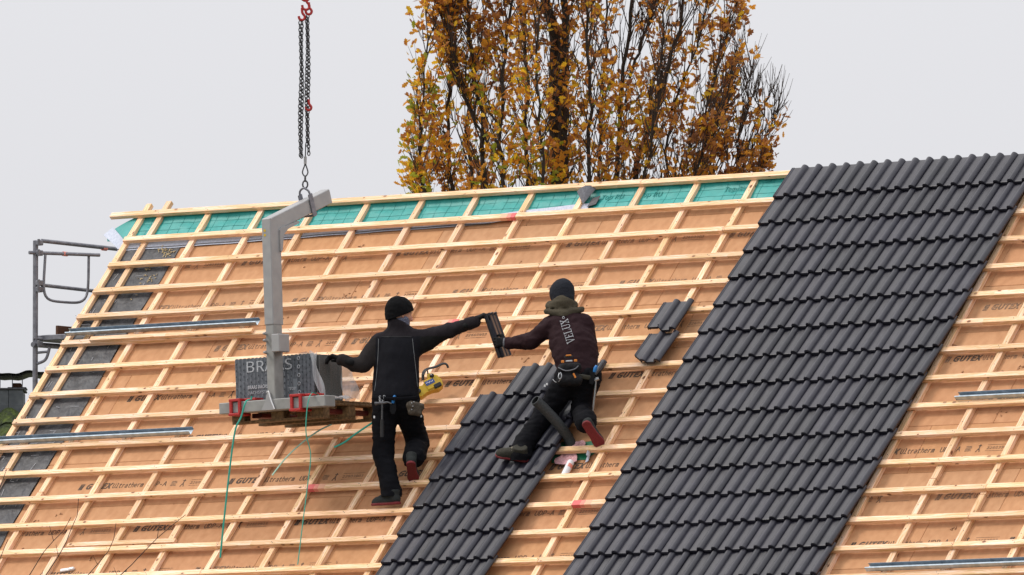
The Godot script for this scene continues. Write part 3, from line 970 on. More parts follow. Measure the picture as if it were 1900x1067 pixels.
func lifting_gear() -> void:
	var f := fork_frame()
	var o := thing("pallet_fork", "grey steel pallet fork hanging on a chain, with red clamps on its crossbar", "pallet fork", f)
	var s := Shape.new()
	s.box(at(Vector3(0.055, -0.05, -0.075)), Vector3(1.17, 0.098, 0.15), 0.006)
	put("crossbar", s, M.old_galv, o)
	s = Shape.new()
	s.box(at(Vector3(0.0465, 0.34, -0.072)), Vector3(0.086, 0.72, 0.130), 0.006)
	put("inner_column", s, M.old_galv, o)
	s = Shape.new()
	s.box(at(Vector3(0.0465, 1.115, -0.075)), Vector3(0.098, 0.93, 0.150), 0.006)
	put("outer_column", s, M.galv, o)
	s = Shape.new()
	s.box(at(Vector3(0.135, 0.485, -0.045)), Vector3(0.086, 0.155, 0.150), 0.005)
	put("locking_box", s, M.galv, o)
	for y in [0.57, 0.51, 0.405]:
		s = Shape.new()
		s.tube([Vector3(0.012, y, 0.0), Vector3(0.012, y + 0.004, 0.03), Vector3(0.035, y + 0.008, 0.032)], 0.011, 8)
		put("locking_pin", s, M.galv, o)
	s = Shape.new()
	s.prism(PackedVector2Array([Vector2(-0.065, -0.095), Vector2(0.085, -0.095), Vector2(0.055, -0.02), Vector2(0.035, 0.055), Vector2(0.02, 0.068), Vector2(0.003, 0.055), Vector2(-0.018, -0.02)]), at(Vector3(0.01, 0, 0.006)), 0.010)
	put("gusset", s, M.galv, o)
	s = Shape.new()
	s.tube(resample([Vector3(0.018, 0.062, 0.014), Vector3(0.035, 0.066, 0.014), Vector3(0.055, 0.0, 0.014), Vector3(0.095, -0.09, 0.014)], 12), 0.006, 6)
	put("cord", s, M.white, o)
	# bent jib to the hook, with its toothed rail
	var an := 0.335
	var jb := Basis(Vector3.RIGHT, an)
	var j0 := Vector3(0.0465, 1.58, 0.0)
	s = Shape.new()
	s.box(Transform3D(jb, j0 + jb * Vector3(0, -0.066, -0.46)), Vector3(0.096, 0.128, 0.92), 0.006)
	put("jib", s, M.galv, o)
	s = Shape.new()
	for k in 12:
		s.box(Transform3D(jb, j0 + jb * Vector3(0, -0.134, -0.36 - k * 0.047)), Vector3(0.02, 0.022, 0.024), 0.004)
	put("toothed_rail", s, M.rust, o)
	s = Shape.new()
	s.prism(PackedVector2Array([Vector2(0.13, 1.29), Vector2(0.15, 1.31), Vector2(0.17, 1.44), Vector2(0.235, 1.495), Vector2(0.40, 1.555), Vector2(0.395, 1.575), Vector2(0.14, 1.50), Vector2(0.12, 1.48), Vector2(0.118, 1.30)]), Transform3D(Basis(Vector3(0, 0, -1), Vector3.UP, Vector3(1, 0, 0)), Vector3(0.099, 0.0, 0.0)), 0.022)
	put("knee_plate", s, M.galv, o)
	for y in [1.475, 1.435]:
		s = Shape.new()
		s.tube([Vector3(0.032, y, -0.001), Vector3(0.032, y, 0.002)], 0.012, 12)
		put("sticker", s, M.yellow, o)
	var hk := j0 + jb * Vector3(0, 0, -0.62)
	s = Shape.new()
	for x in [-0.056, 0.056]:
		s.box(Transform3D(jb, hk + jb * Vector3(x, -0.06, 0)), Vector3(0.010, 0.20, 0.060), 0.003)
	s.box(Transform3D(jb, hk + jb * Vector3(0, -0.158, 0)), Vector3(0.124, 0.014, 0.05), 0.004)
	s.tube(resample([hk + jb * Vector3(-0.056, 0.03, 0), hk + jb * Vector3(-0.045, 0.07, 0), hk + jb * Vector3(0, 0.095, 0), hk + jb * Vector3(0.045, 0.07, 0), hk + jb * Vector3(0.056, 0.03, 0)], 14), 0.0095, 8)
	put("hanger", s, M.scaffold, o)
	# red clamps with their tines
	for x in [-0.385, 0.285]:
		s = Shape.new()
		var q := [[Vector3(x, -0.05, 0.012), Vector3(0.028, 0.150, 0.022)], [Vector3(x + 0.095, -0.05, 0.012), Vector3(0.028, 0.150, 0.022)], [Vector3(x + 0.045, 0.014, -0.06), Vector3(0.125, 0.024, 0.17)],
			[Vector3(x + 0.16, 0.016, -0.10), Vector3(0.14, 0.022, 0.12)], [Vector3(x + 0.045, -0.112, -0.05), Vector3(0.125, 0.022, 0.17)]]
		for k in q:
			s.box(at(k[0]), k[1], 0.004)
		var c := put("clamp", s, M.red_steel, o)
		var tn := Shape.new()
		tn.box(at(Vector3(x + 0.10, -0.118, -0.58)), Vector3(0.11, 0.04, 0.72), 0.006)
		put("tine", tn, M.dark_red, c)
	pallet(f)
	tile_pack(f)
	green_straps()
	sling(f * hk)

func pallet(f: Transform3D) -> void:
	var o := thing("pallet", "worn brown wooden pallet on the fork under the pack of tiles", "pallet", f * at(Vector3(0.008, -0.187, -0.56)))
	for z in [-0.375, 0.0, 0.375]:
		for x in [-0.435, 0.0, 0.435]:
			var s := Shape.new()
			s.box(at(Vector3(x, 0.070, z)), Vector3(0.135, 0.096, 0.098), 0.004, Vector2(rng.randf(), 0))
			put("block", s, M.pallet, o)
		var b := Shape.new()
		b.box(at(Vector3(0, 0.011, z)), Vector3(1.0, 0.024, 0.10), 0.003)
		put("bottom_board", b, M.pallet, o)
	for x in [-0.435, 0.0, 0.435]:
		var b := Shape.new()
		b.box(at(Vector3(x, 0.128, 0)), Vector3(0.145, 0.020, 0.85), 0.003)
		put("stringer_board", b, M.pallet, o)
	for k in 6:
		var b := Shape.new()
		b.box(at(Vector3(0, 0.149, -0.37 + k * 0.148)), Vector3(1.0 + rng.randf_range(-0.01, 0.01), 0.020, 0.105), 0.003)
		put("top_board", b, M.pallet, o)

func tile_pack(f: Transform3D) -> void:
	# concrete tiles standing on edge in a printed wrapper, open at the right end
	var o := thing("tile_pack", "pack of dark roof tiles on edge in printed wrapping, on the pallet", "tile pack", f * at(Vector3(-0.03, -0.026, -0.385), Basis.from_scale(Vector3(1, 0.955, 1))))
	var n := 36
	for k in n:
		var s := Shape.new()
		var x := -0.46 + (k + 0.5) * 0.92 / n
		var prof := PackedVector2Array()
		# seen from above: the tile's waved section runs front to back
		var zs := []
		for i in 15:
			zs.append(-0.165 + 0.33 * i / 14.0)
		for z in zs:
			prof.append(Vector2(z, wave(z)))
		for i in range(zs.size() - 1, -1, -1):
			prof.append(Vector2(zs[i], wave(zs[i]) - 0.0155))
		s.prism(prof, Transform3D(Basis(Vector3(0, 0, -1), Vector3(1, 0, 0), Vector3(0, -1, 0)), Vector3(x, 0.212 + rng.randf_range(-0.004, 0.004), 0)), 0.42)
		put("stacked_tile", s, M.tiles[k % 4] if k < n - 6 else M.raw_concrete, o)
	var w := Shape.new()
	w.sheet(80, 6, func(a: float, b: float) -> Vector3:
		var x := lerpf(-0.47, 0.40, a)
		return Vector3(x, lerpf(0.43, 0.02, b) + 0.007 * absf(sin(a * 80.0 * PI / 4.0)) * (1.0 - b), 0.172 + 0.0045 * sin(a * 42.0 * PI) + 0.002 * sin(b * 9.0 + a * 20.0)), 0.002)
	var wr := put("wrapper", w, M.wrap, o)
	var dots := Shape.new()
	for i in 21:
		for j in 7:
			dots.box(at(Vector3(-0.455 + i * 0.0405, 0.385 - j * 0.058 - (i % 2) * 0.029, 0.1775)), Vector3(0.006, 0.014, 0.002))
	put("perforation", dots, M.black_rubber, wr).set_meta("kind", "stuff")
	for q in [["BRAAS", -0.355, 0.352, 0.100, 0.50, 401], ["BRAAS DACHSTEIN", -0.335, 0.165, 0.032, 0.30, 700], ["DACHSYSTEME", -0.335, 0.115, 0.028, 0.28, 400], ["TOP", 0.125, 0.125, 0.026, 0.075, 700]]:
		var m := lettering(q[0], q[3], "Droid Sans", q[5])
		var b := Basis()
		b.x *= q[4] / m.get_aabb().size.x
		put("lettering", m, M.white_print, wr, Transform3D(b, Vector3(q[1], q[2], 0.1795)))
	for k in 5:
		var d := Shape.new()
		d.torus(at(Vector3(0.235, 0.40 - k * 0.078, 0.180)), 0.013, 0.0045, 1.2, 10, 5)
		put("printed_mark", d, M.white_print, wr)
	var fr := Shape.new()
	fr.prism(PackedVector2Array([Vector2(0.17, 0.05), Vector2(0.215, 0.05), Vector2(0.215, 0.215), Vector2(0.17, 0.215)]), at(Vector3(0, 0, 0.1785)), 0.0016)
	put("printed_panel", fr, M.faint_print, wr)
	for q in [[[0.36, 0.45, 0.19], [0.435, 0.44, 0.185], [0.455, 0.03, 0.185], [0.505, 0.02, 0.165]], [[0.49, 0.40, -0.10], [0.56, 0.33, -0.18], [0.50, -0.0, -0.10], [0.60, 0.02, -0.20]], [[-0.2, 0.44, 0.17], [0.30, 0.445, 0.16], [-0.2, 0.435, -0.16], [0.30, 0.44, -0.16]]]:
		var s := Shape.new()
		var v := []
		for p in q:
			v.append(Vector3(p[0], p[1], p[2]))
		s.sheet(8, 14, func(a: float, b: float) -> Vector3:
			var p: Vector3 = v[0].lerp(v[1], a).lerp(v[2].lerp(v[3], a), b)
			return p + Vector3(0.018 * sin(b * 7.0 + a * 3.0), 0.012 * sin(a * 8.0 + b * 3.0), 0.016 * sin(a * 6.0 + b * 5.0)), 0.002)
		put("torn_film", s, M.film, o)
	var cr := Shape.new()
	var fz := FastNoiseLite.new()
	fz.seed = 12
	fz.frequency = 8.0
	cr.sheet(12, 8, func(a: float, b: float) -> Vector3:
		var p := Vector3(lerpf(0.46, 0.60, a), 0.012, lerpf(0.15, -0.12, b))
		p.y += 0.035 * absf(fz.get_noise_2d(a * 1.3, b * 1.3)) * 2.0
		return p, 0.002)
	put("torn_film", cr, M.film, o)

func wave(z: float) -> float:
	return 0.010 * maxf(0.0, cos((z + 0.02) * TAU / 0.148)) ** 1.5

func green_straps() -> void:
	var paths := [
		[[[3.048, -1.985, 3.20], [3.04, -2.01, 3.19], [3.042, -2.035, 3.273], [3.006, -2.176, 3.298], [2.965, -2.294, 3.329], [2.924, -2.67, 3.359], [2.883, -3.141, 3.389], [2.868, -3.399, 3.41]], M.strap, "left green strap hanging from the left red clamp"],
		[[[3.69, -1.995, 3.08], [3.68, -1.975, 3.15], [3.68, -2.024, 3.2], [3.661, -2.15, 3.21], [3.653, -2.337, 3.207], [3.676, -2.523, 3.172], [3.65, -2.781, 3.181], [3.617, -3.109, 3.206], [3.587, -3.474, 3.238]], M.strap, "right green strap hanging from the right red clamp"],
		[[[3.543, -2.225, 2.70], [3.474, -2.287, 2.804], [3.361, -2.39, 2.888], [3.248, -2.522, 2.971], [3.153, -2.673, 3.041]], M.pale_strap, "pale twisted strap trailing under the pallet towards the left"],
		[[[4.02, -2.19, 2.65], [3.861, -2.322, 2.768], [3.785, -2.393, 2.823], [3.71, -2.44, 2.879]], M.strap, "short green strap end hanging below the pallet beside the standing roofer"]]
	for q in paths:
		var p := []
		for k in q[0]:
			p.append(Vector3(k[0], RIDGE + k[1], k[2]))
		var s := Shape.new()
		s.tube(resample(p, 40), 0.0085, 6, true, 0.28, view_dir(1, 0, 0))
		tag(put("green_strap", s, q[1], self), q[2], "strap", "green straps hanging from the fork")

func sling(hook: Vector3) -> void:
	var x := hook.x - 0.008
	var z := hook.z
	var y0 := RIDGE
	var o := thing("chain_sling", "four leg lifting chain with red hooks holding the fork, against the sky", "chain", at(Vector3(x, y0, z)))
	var r := Basis(Vector3.UP, YAW)
	var ring := Shape.new()
	ring.torus(at(r * Vector3(0, -0.095, 0), r), 0.022, 0.0075, 1.5, 12, 6)
	ring.torus(at(r * Vector3(0, -0.045, 0), r * Basis(Vector3.UP, 1.4)), 0.018, 0.006, 1.4, 12, 6)
	put("ring", ring, M.dark_steel, o)
	var loop := Shape.new()
	loop.tube(resample([r * Vector3(0, -0.03, 0), r * Vector3(0.024, 0.01, 0), r * Vector3(0.006, 0.075, 0), r * Vector3(0.002, 0.10, 0), r * Vector3(-0.004, 0.075, 0), r * Vector3(-0.024, 0.01, 0), r * Vector3(0, -0.03, 0)], 24), 0.006, 6)
	loop.tube([r * Vector3(0, 0.095, 0), r * Vector3(0.004, 0.26, 0)], 0.0055, 6)
	put("wire_loop", loop, M.dark_steel, o)
	var fer := Shape.new()
	fer.tube([r * Vector3(0, 0.085, 0), r * Vector3(0.001, 0.15, 0)], 0.013, 8)
	put("ferrule", fer, M.galv, o)
	var legs := [[-0.030, 0.155, -0.028, 1.36], [-0.046, 0.165, -0.042, 1.36], [0.028, 0.18, 0.026, 1.42], [0.012, 0.26, 0.012, 1.40]]
	for g in legs:
		var s := Shape.new()
		var n := int((g[3] - g[1]) / 0.030)
		for i in n:
			var f := float(i) / n
			var p := r * Vector3(lerpf(g[0], g[2], f) + 0.005 * sin(f * 9.0 + g[0] * 90.0), lerpf(g[1], g[3], f), 0.012 * sin(g[0] * 200.0))
			s.torus(at(p, r * Basis(Vector3.UP, PI / 2 * (i % 2) + 0.5)), 0.0135, 0.0052, 1.55, 8, 5)
		put("chain_leg", s, M.dark_steel, o)
	for q in [[0.03, 1.45, 1.0], [-0.03, 1.40, 1.0], [0.005, 1.50, 1.2], [0.03, 0.60, 0.9]]:
		var s := Shape.new()
		var c := r * Vector3(q[0], q[1], 0.01)
		s.tube(smooth(resample([c + r * Vector3(0, 0.06, 0) * q[2], c + r * Vector3(0.004, 0.015, 0) * q[2], c + r * Vector3(0.026, -0.015, 0) * q[2], c + r * Vector3(0.012, -0.045, 0) * q[2], c + r * Vector3(-0.020, -0.040, 0) * q[2], c + r * Vector3(-0.028, -0.012, 0) * q[2]], 20), 1), 0.0115, 8)
		put("red_hook", s, M.red_steel, o)
	var top := Shape.new()
	top.torus(at(r * Vector3(0, 1.60, 0), r), 0.05, 0.012, 1.5, 14, 6)
	top.tube([r * Vector3(0, 1.66, 0), r * Vector3(0, 6.0, 0)], 0.009, 6)
	put("master_link", top, M.red_steel, o)

# ---------------------------------------------------------------- scaffold and neighbour
func scaffold() -> void:
	var o := thing("scaffold", "grey tube scaffold with guard rails beside the gable at the left", "scaffold", at(Vector3(-1.25, 0, 0.884)))
	var Y := RIDGE
	var q := [["standard", [Vector3(0, 0, 0), Vector3(0, Y - 0.27, 0)], 0.0245], ["guard_rail", [Vector3(0.05, Y - 0.272, -0.03), Vector3(0.043, Y - 0.282, -2.4)], 0.019], ["guard_rail", [Vector3(0.05, Y - 0.678, -0.03), Vector3(0.03, Y - 0.70, -2.4)], 0.017],
		["ledger", [Vector3(0.01, Y - 1.226, 0.05), Vector3(0.01, Y - 1.20, -2.4)], 0.024], ["ledger", [Vector3(0.0, Y - 1.17, 0.03), Vector3(0.1, Y - 1.165, -0.2)], 0.012],
		["standard", [Vector3(0, 0, -2.45), Vector3(0, Y - 0.27, -2.45)], 0.0245]]
	for k in q:
		var s := Shape.new()
		s.tube(k[1], k[2], 12)
		put(k[0], s, M.scaffold, o)
	var u := Shape.new()
	u.tube([Vector3(-0.02, Y - 0.383, 0.07), Vector3(0.27, Y - 0.377, -0.60)], 0.0165, 10)
	u.tube(smooth(resample([Vector3(0.072, Y - 0.40, -0.053), Vector3(0.06, Y - 0.70, -0.045), Vector3(0.075, Y - 0.80, -0.065), Vector3(0.11, Y - 0.822, -0.14), Vector3(0.15, Y - 0.822, -0.40), Vector3(0.185, Y - 0.80, -0.48), Vector3(0.205, Y - 0.70, -0.51), Vector3(0.21, Y - 0.38, -0.515)], 40), 3), 0.0125, 10)
	put("end_guard", u, M.scaffold, o)
	for y in [Y - 0.29, Y - 0.385, Y - 0.66, Y - 0.72, Y - 1.22]:
		var c := Shape.new()
		c.box(at(Vector3(0.03, y, -0.01)), Vector3(0.07, 0.05, 0.06), 0.008)
		c.tube([Vector3(0.055, y - 0.03, 0.02), Vector3(0.06, y + 0.03, 0.03)], 0.012, 8)
		put("coupler", c, M.scaffold, o)
	for p in [Vector3(0.045, Y - 0.283, -0.95), Vector3(0.12, Y - 0.38, -0.28)]:
		var c := Shape.new()
		c.tube([p + Vector3(-0.0, 0, 0.03), p + Vector3(0, 0, -0.03)], 0.0215, 10)
		put("red_band", c, M.pink_paint, o)
	var b := Shape.new()
	b.tube(resample([Vector3(0.02, Y - 1.40, 0), Vector3(0.09, Y - 1.36, -0.04), Vector3(0.12, Y - 1.25, -0.06)], 10), 0.014, 8)
	b.tube([Vector3(0, Y - 1.30, 0), Vector3(0.11, Y - 1.29, -0.05)], 0.012, 8)
	put("bracket", b, M.scaffold, o)
	var d := Shape.new()
	d.box(at(Vector3(0.2, Y - 1.16, -1.2)), Vector3(0.55, 0.05, 2.3), 0.006)
	put("deck_board", d, M.scaffold, o)
	d = Shape.new()
	d.box(at(Vector3(0.13, Y - 1.11, -0.9)), Vector3(0.03, 0.13, 1.5), 0.004)
	put("toe_board", d, M.rust, o)

func neighbour() -> void:
	# stands a house-width behind the gable; only its chimney and a strip of mossy roof show
	var c := Vector3(-10.975, RIDGE - 0.72, -10.97)
	var h := thing("neighbour_house", "older house behind the gable with a slate clad chimney and mossy roof, far left", "house", at(Vector3(c.x, 0, c.z), Basis(Vector3.UP, YAW)))
	var Y := c.y
	var w := Shape.new()
	w.box(at(Vector3(-2.6, (Y - 2.4) * 0.5, 0.0)), Vector3(5.2, Y - 2.4, 6.0), 0.02)
	put("wall", w, M.render_wall, h)
	var moss: StandardMaterial3D = relief(grained(paint(Color.WHITE, 0.95), noise_tex(95, 0.035, Color(0.012, 0.018, 0.012), Color(0.085, 0.12, 0.012), 5), 0.9), 96, 0.05, 3.0)
	var pitch := Basis(Vector3.RIGHT, 0.72)
	for r in 10:
		for k in 19:
			var s := Shape.new()
			var jz := rng.randf_range(-0.012, 0.012)
			s.sheet(6, 2, func(a: float, b: float) -> Vector3:
				return Vector3((a - 0.5) * 0.30, 0.03 * sin(a * TAU) + 0.02 * b, b * 0.34 + jz), 0.02)
			put("mossy_tile", s, moss, h, Transform3D(pitch, Vector3(-5.2 + k * 0.285, Y - 0.10, 0.22) + pitch * Vector3(0, 0, r * 0.31)))
	var under := Shape.new()
	under.box(Transform3D(pitch, Vector3(-2.6, Y - 0.15, 0.2) + pitch * Vector3(0, -0.06, 1.6)), Vector3(5.3, 0.06, 3.3), 0.01)
	under.box(Transform3D(Basis(Vector3.RIGHT, -0.72), Vector3(-2.6, Y - 0.15, 0.2) + Basis(Vector3.RIGHT, -0.72) * Vector3(0, -0.03, -2.0)), Vector3(5.3, 0.06, 4.0), 0.01)
	put("roof", under, M.black_felt, h)
	var slate: StandardMaterial3D = grained(paint(Color.WHITE, 0.7), noise_tex(97, 0.03, Color(0.055, 0.062, 0.07), Color(0.11, 0.12, 0.13), 4), 1.0)
	var ch := Shape.new()
	ch.box(at(Vector3(-0.6, Y - 0.16, 0.0)), Vector3(1.20, 0.46, 0.55), 0.01)
	put("chimney", ch, slate, h)
	for r in 2:
		for k in 8:
			var s := Shape.new()
			s.box(Transform3D(Basis(Vector3.RIGHT, 0.05), Vector3(-1.125 + k * 0.150, Y + 0.0 - r * 0.16, 0.285)), Vector3(0.146, 0.17, 0.014), 0.003)
			put("slate", s, slate, h)
	var cp := Shape.new()
	cp.box(at(Vector3(-0.6, Y + 0.085, 0)), Vector3(1.24, 0.022, 0.62), 0.006)
	cp.box(at(Vector3(-0.07, Y + 0.105, 0)), Vector3(0.20, 0.018, 0.3), 0.005)
	put("chimney_cap", cp, M.black_felt, h)
	var pot := Shape.new()
	pot.box(at(Vector3(-0.075, Y + 0.135, 0)), Vector3(0.10, 0.055, 0.12), 0.01)
	put("flue", pot, M.rust, h)
	for x in [-0.25, -0.12, -0.015, -0.9]:
		var s := Shape.new()
		s.tube([Vector3(x, Y + 0.09, 0.1), Vector3(x, Y + 0.25, 0.1)], 0.005, 6)
		put("cover_post", s, M.scaffold, h)
	var cov := Shape.new()
	cov.sheet(40, 4, func(a: float, b: float) -> Vector3:
		var x := lerpf(-1.25, 0.22, a)
		return Vector3(x, Y + 0.245 + 0.022 * sin(x * 13.0 + 0.3) * (1.0 - 0.3 * a) + 0.008 * sin(x * 31.0), lerpf(-0.3, 0.3, b)), 0.035)
	put("rain_cover", cov, M.black_felt, h)

# ---------------------------------------------------------------- bodies: a distance field on a grid, meshed as surface nets
class Field:
	var lo: Vector3
	var c: float
	var nx: int
	var ny: int
	var nz: int
	var f := PackedFloat32Array()
	func _init(a: Vector3, b: Vector3, cell: float) -> void:
		lo = a
		c = cell
		nx = int(ceil((b.x - a.x) / cell)) + 1
		ny = int(ceil((b.y - a.y) / cell)) + 1
		nz = int(ceil((b.z - a.z) / cell)) + 1
		f.resize(nx * ny * nz)
		f.fill(1.0)
	func cone(a: Vector3, b: Vector3, ra: float, rb: float, k := 0.02, fd := Vector3.ZERO, fs := 1.0, carve := false) -> void:
		# tapered capsule, optionally thinner by fs along fd; joined with a smooth minimum (or carved out)
		var m := maxf(ra, rb) + k + 2.5 * c
		var l := a.min(b) - Vector3.ONE * m - lo
		var h := a.max(b) + Vector3.ONE * m - lo
		var x0 := maxi(0, int(l.x / c)); var x1 := mini(nx, int(h.x / c) + 2)
		var y0 := maxi(0, int(l.y / c)); var y1 := mini(ny, int(h.y / c) + 2)
		var z0 := maxi(0, int(l.z / c)); var z1 := mini(nz, int(h.z / c) + 2)
		var ba := b - a
		if fs != 1.0:
			ba += fd * (ba.dot(fd) * (fs - 1.0))
		var il := 1.0 / maxf(ba.length_squared(), 1e-9)
		var dr := rb - ra
		var g := fs - 1.0
		var o0 := lo - a
		for z in range(z0, z1):
			for y in range(y0, y1):
				var i := (z * ny + y) * nx + x0
				var p0 := Vector3(o0.x, o0.y + y * c, o0.z + z * c)
				for x in range(x0, x1):
					var p := p0
					p.x += x * c
					if g != 0.0:
						p += fd * (p.dot(fd) * g)
					var t := clampf(p.dot(ba) * il, 0.0, 1.0)
					var d := (p - ba * t).length() - ra - dr * t
					var o := f[i]
					if carve:
						f[i] = maxf(o, -d)
					elif absf(d - o) < k:
						var w := 0.5 + 0.5 * (o - d) / k
						f[i] = lerpf(o, d, w) - k * w * (1.0 - w)
					elif d < o:
						f[i] = d
					i += 1
	func cut(pt: Vector3, n: Vector3) -> void:
		var i := 0
		for z in nz:
			for y in ny:
				var d := (lo + Vector3(0, y * c, z * c) - pt).dot(n)
				var s := n.x * c
				for x in nx:
					if f[i] < 0.06:
						var e := d + s * x
						if e > f[i]:
							f[i] = e
					i += 1
	func crumple(amp: float, freq: Vector3, seed_: int, kind := FastNoiseLite.TYPE_SIMPLEX_SMOOTH) -> void:
		var n := FastNoiseLite.new()
		n.seed = seed_
		n.frequency = 1.0
		n.noise_type = kind
		n.fractal_octaves = 3
		var lim := amp + 2.5 * c
		var i := 0
		for z in nz:
			for y in ny:
				for x in nx:
					if absf(f[i]) < lim:
						f[i] += amp * n.get_noise_3d((lo.x + x * c) * freq.x, (lo.y + y * c) * freq.y, (lo.z + z * c) * freq.z)
					i += 1
	func front(x: float, y: float) -> float:
		# z of the outermost surface on the near side at (x, y)
		var ix := clampi(int((x - lo.x) / c + 0.5), 0, nx - 1)
		var iy := clampi(int((y - lo.y) / c + 0.5), 0, ny - 1)
		for z in range(nz - 2, 0, -1):
			var a := f[(z * ny + iy) * nx + ix]
			if a < 0.0:
				var b := f[((z + 1) * ny + iy) * nx + ix]
				return lo.z + (z + clampf(a / (a - b), 0.0, 1.0)) * c
		return lo.z
	func surface(tint = null) -> ArrayMesh:
		var id := PackedInt32Array()
		id.resize(f.size())
		id.fill(-1)
		var v := PackedVector3Array()
		var lim := 3.0 * c
		var sx := 1
		var sy := nx
		var sz := nx * ny
		var off := [0, sx, sy, sx + sy, sz, sx + sz, sy + sz, sx + sy + sz]
		var cor := []
		for k in 8:
			cor.append(Vector3(k & 1, (k >> 1) & 1, (k >> 2) & 1))
		var ed := [[0, 1], [2, 3], [4, 5], [6, 7], [0, 2], [1, 3], [4, 6], [5, 7], [0, 4], [1, 5], [2, 6], [3, 7]]
		for z in nz - 1:
			for y in ny - 1:
				var i := (z * ny + y) * nx - 1
				for x in nx - 1:
					i += 1
					if absf(f[i]) > lim:
						continue
					var mask := 0
					for k in 8:
						if f[i + off[k]] < 0.0:
							mask |= 1 << k
					if mask == 0 or mask == 255:
						continue
					var s := Vector3.ZERO
					var n := 0
					for e in ed:
						if ((mask >> e[0]) & 1) != ((mask >> e[1]) & 1):
							var a := f[i + off[e[0]]]
							var b := f[i + off[e[1]]]
							s += cor[e[0]].lerp(cor[e[1]], a / (a - b))
							n += 1
					id[i] = v.size()
					v.append(lo + (Vector3(x, y, z) + s / n) * c)
		var ix := PackedInt32Array()
		var nr := PackedVector3Array()
		nr.resize(v.size())
		var dirs := [[sx, sy, sz], [sy, sz, sx], [sz, sx, sy]]
		for i in f.size():
			if id[i] < 0:
				continue
			var a := f[i] < 0.0
			for d in dirs:
				if a == (f[i + d[0]] < 0.0):
					continue
				var j: int = i - d[1] - d[2]
				if j < 0:
					continue
				var q := [id[j], id[i - d[2]], id[i], id[i - d[1]]]
				if q[0] < 0 or q[1] < 0 or q[3] < 0:
					continue
				if a:
					q = [q[0], q[3], q[2], q[1]]
				var nn := (v[q[2]] - v[q[0]]).cross(v[q[1]] - v[q[0]]) + (v[q[3]] - v[q[0]]).cross(v[q[2]] - v[q[0]])
				for k in 4:
					nr[q[k]] += nn
				ix.append_array([q[0], q[1], q[2], q[0], q[2], q[3]])
		var col := PackedColorArray()
		for k in v.size():
			nr[k] = nr[k].normalized()
			col.append(tint.call(v[k], nr[k]) if tint != null else Color.WHITE)
		var arr := []
		arr.resize(Mesh.ARRAY_MAX)
		arr[Mesh.ARRAY_VERTEX] = v
		arr[Mesh.ARRAY_NORMAL] = nr
		arr[Mesh.ARRAY_COLOR] = col
		arr[Mesh.ARRAY_INDEX] = ix
		var m := ArrayMesh.new()
		m.add_surface_from_arrays(Mesh.PRIMITIVE_TRIANGLES, arr)
		return m

func joined(parts: Array) -> ArrayMesh:
	var st := SurfaceTool.new()
	for p in parts:
		st.append_from(p, 0, Transform3D())
	return st.commit()

func cloth(c: Color, seed_: int, rough := 0.9, sheen := 0.25) -> StandardMaterial3D:
	var m := relief(grained(paint(c, rough, 0.0, true), noise_tex(seed_, 0.06, Color(0.72, 0.72, 0.72), Color(1, 1, 1), 4), 4.0, false), seed_ + 1, 0.12, 0.12)
	m.metallic_specular = 0.25
	return m

func face_basis(dir: Vector3) -> Basis:
	var z := dir.normalized()
	var x := Vector3.UP.cross(z).normalized()
	return Basis(x, z.cross(x), z)

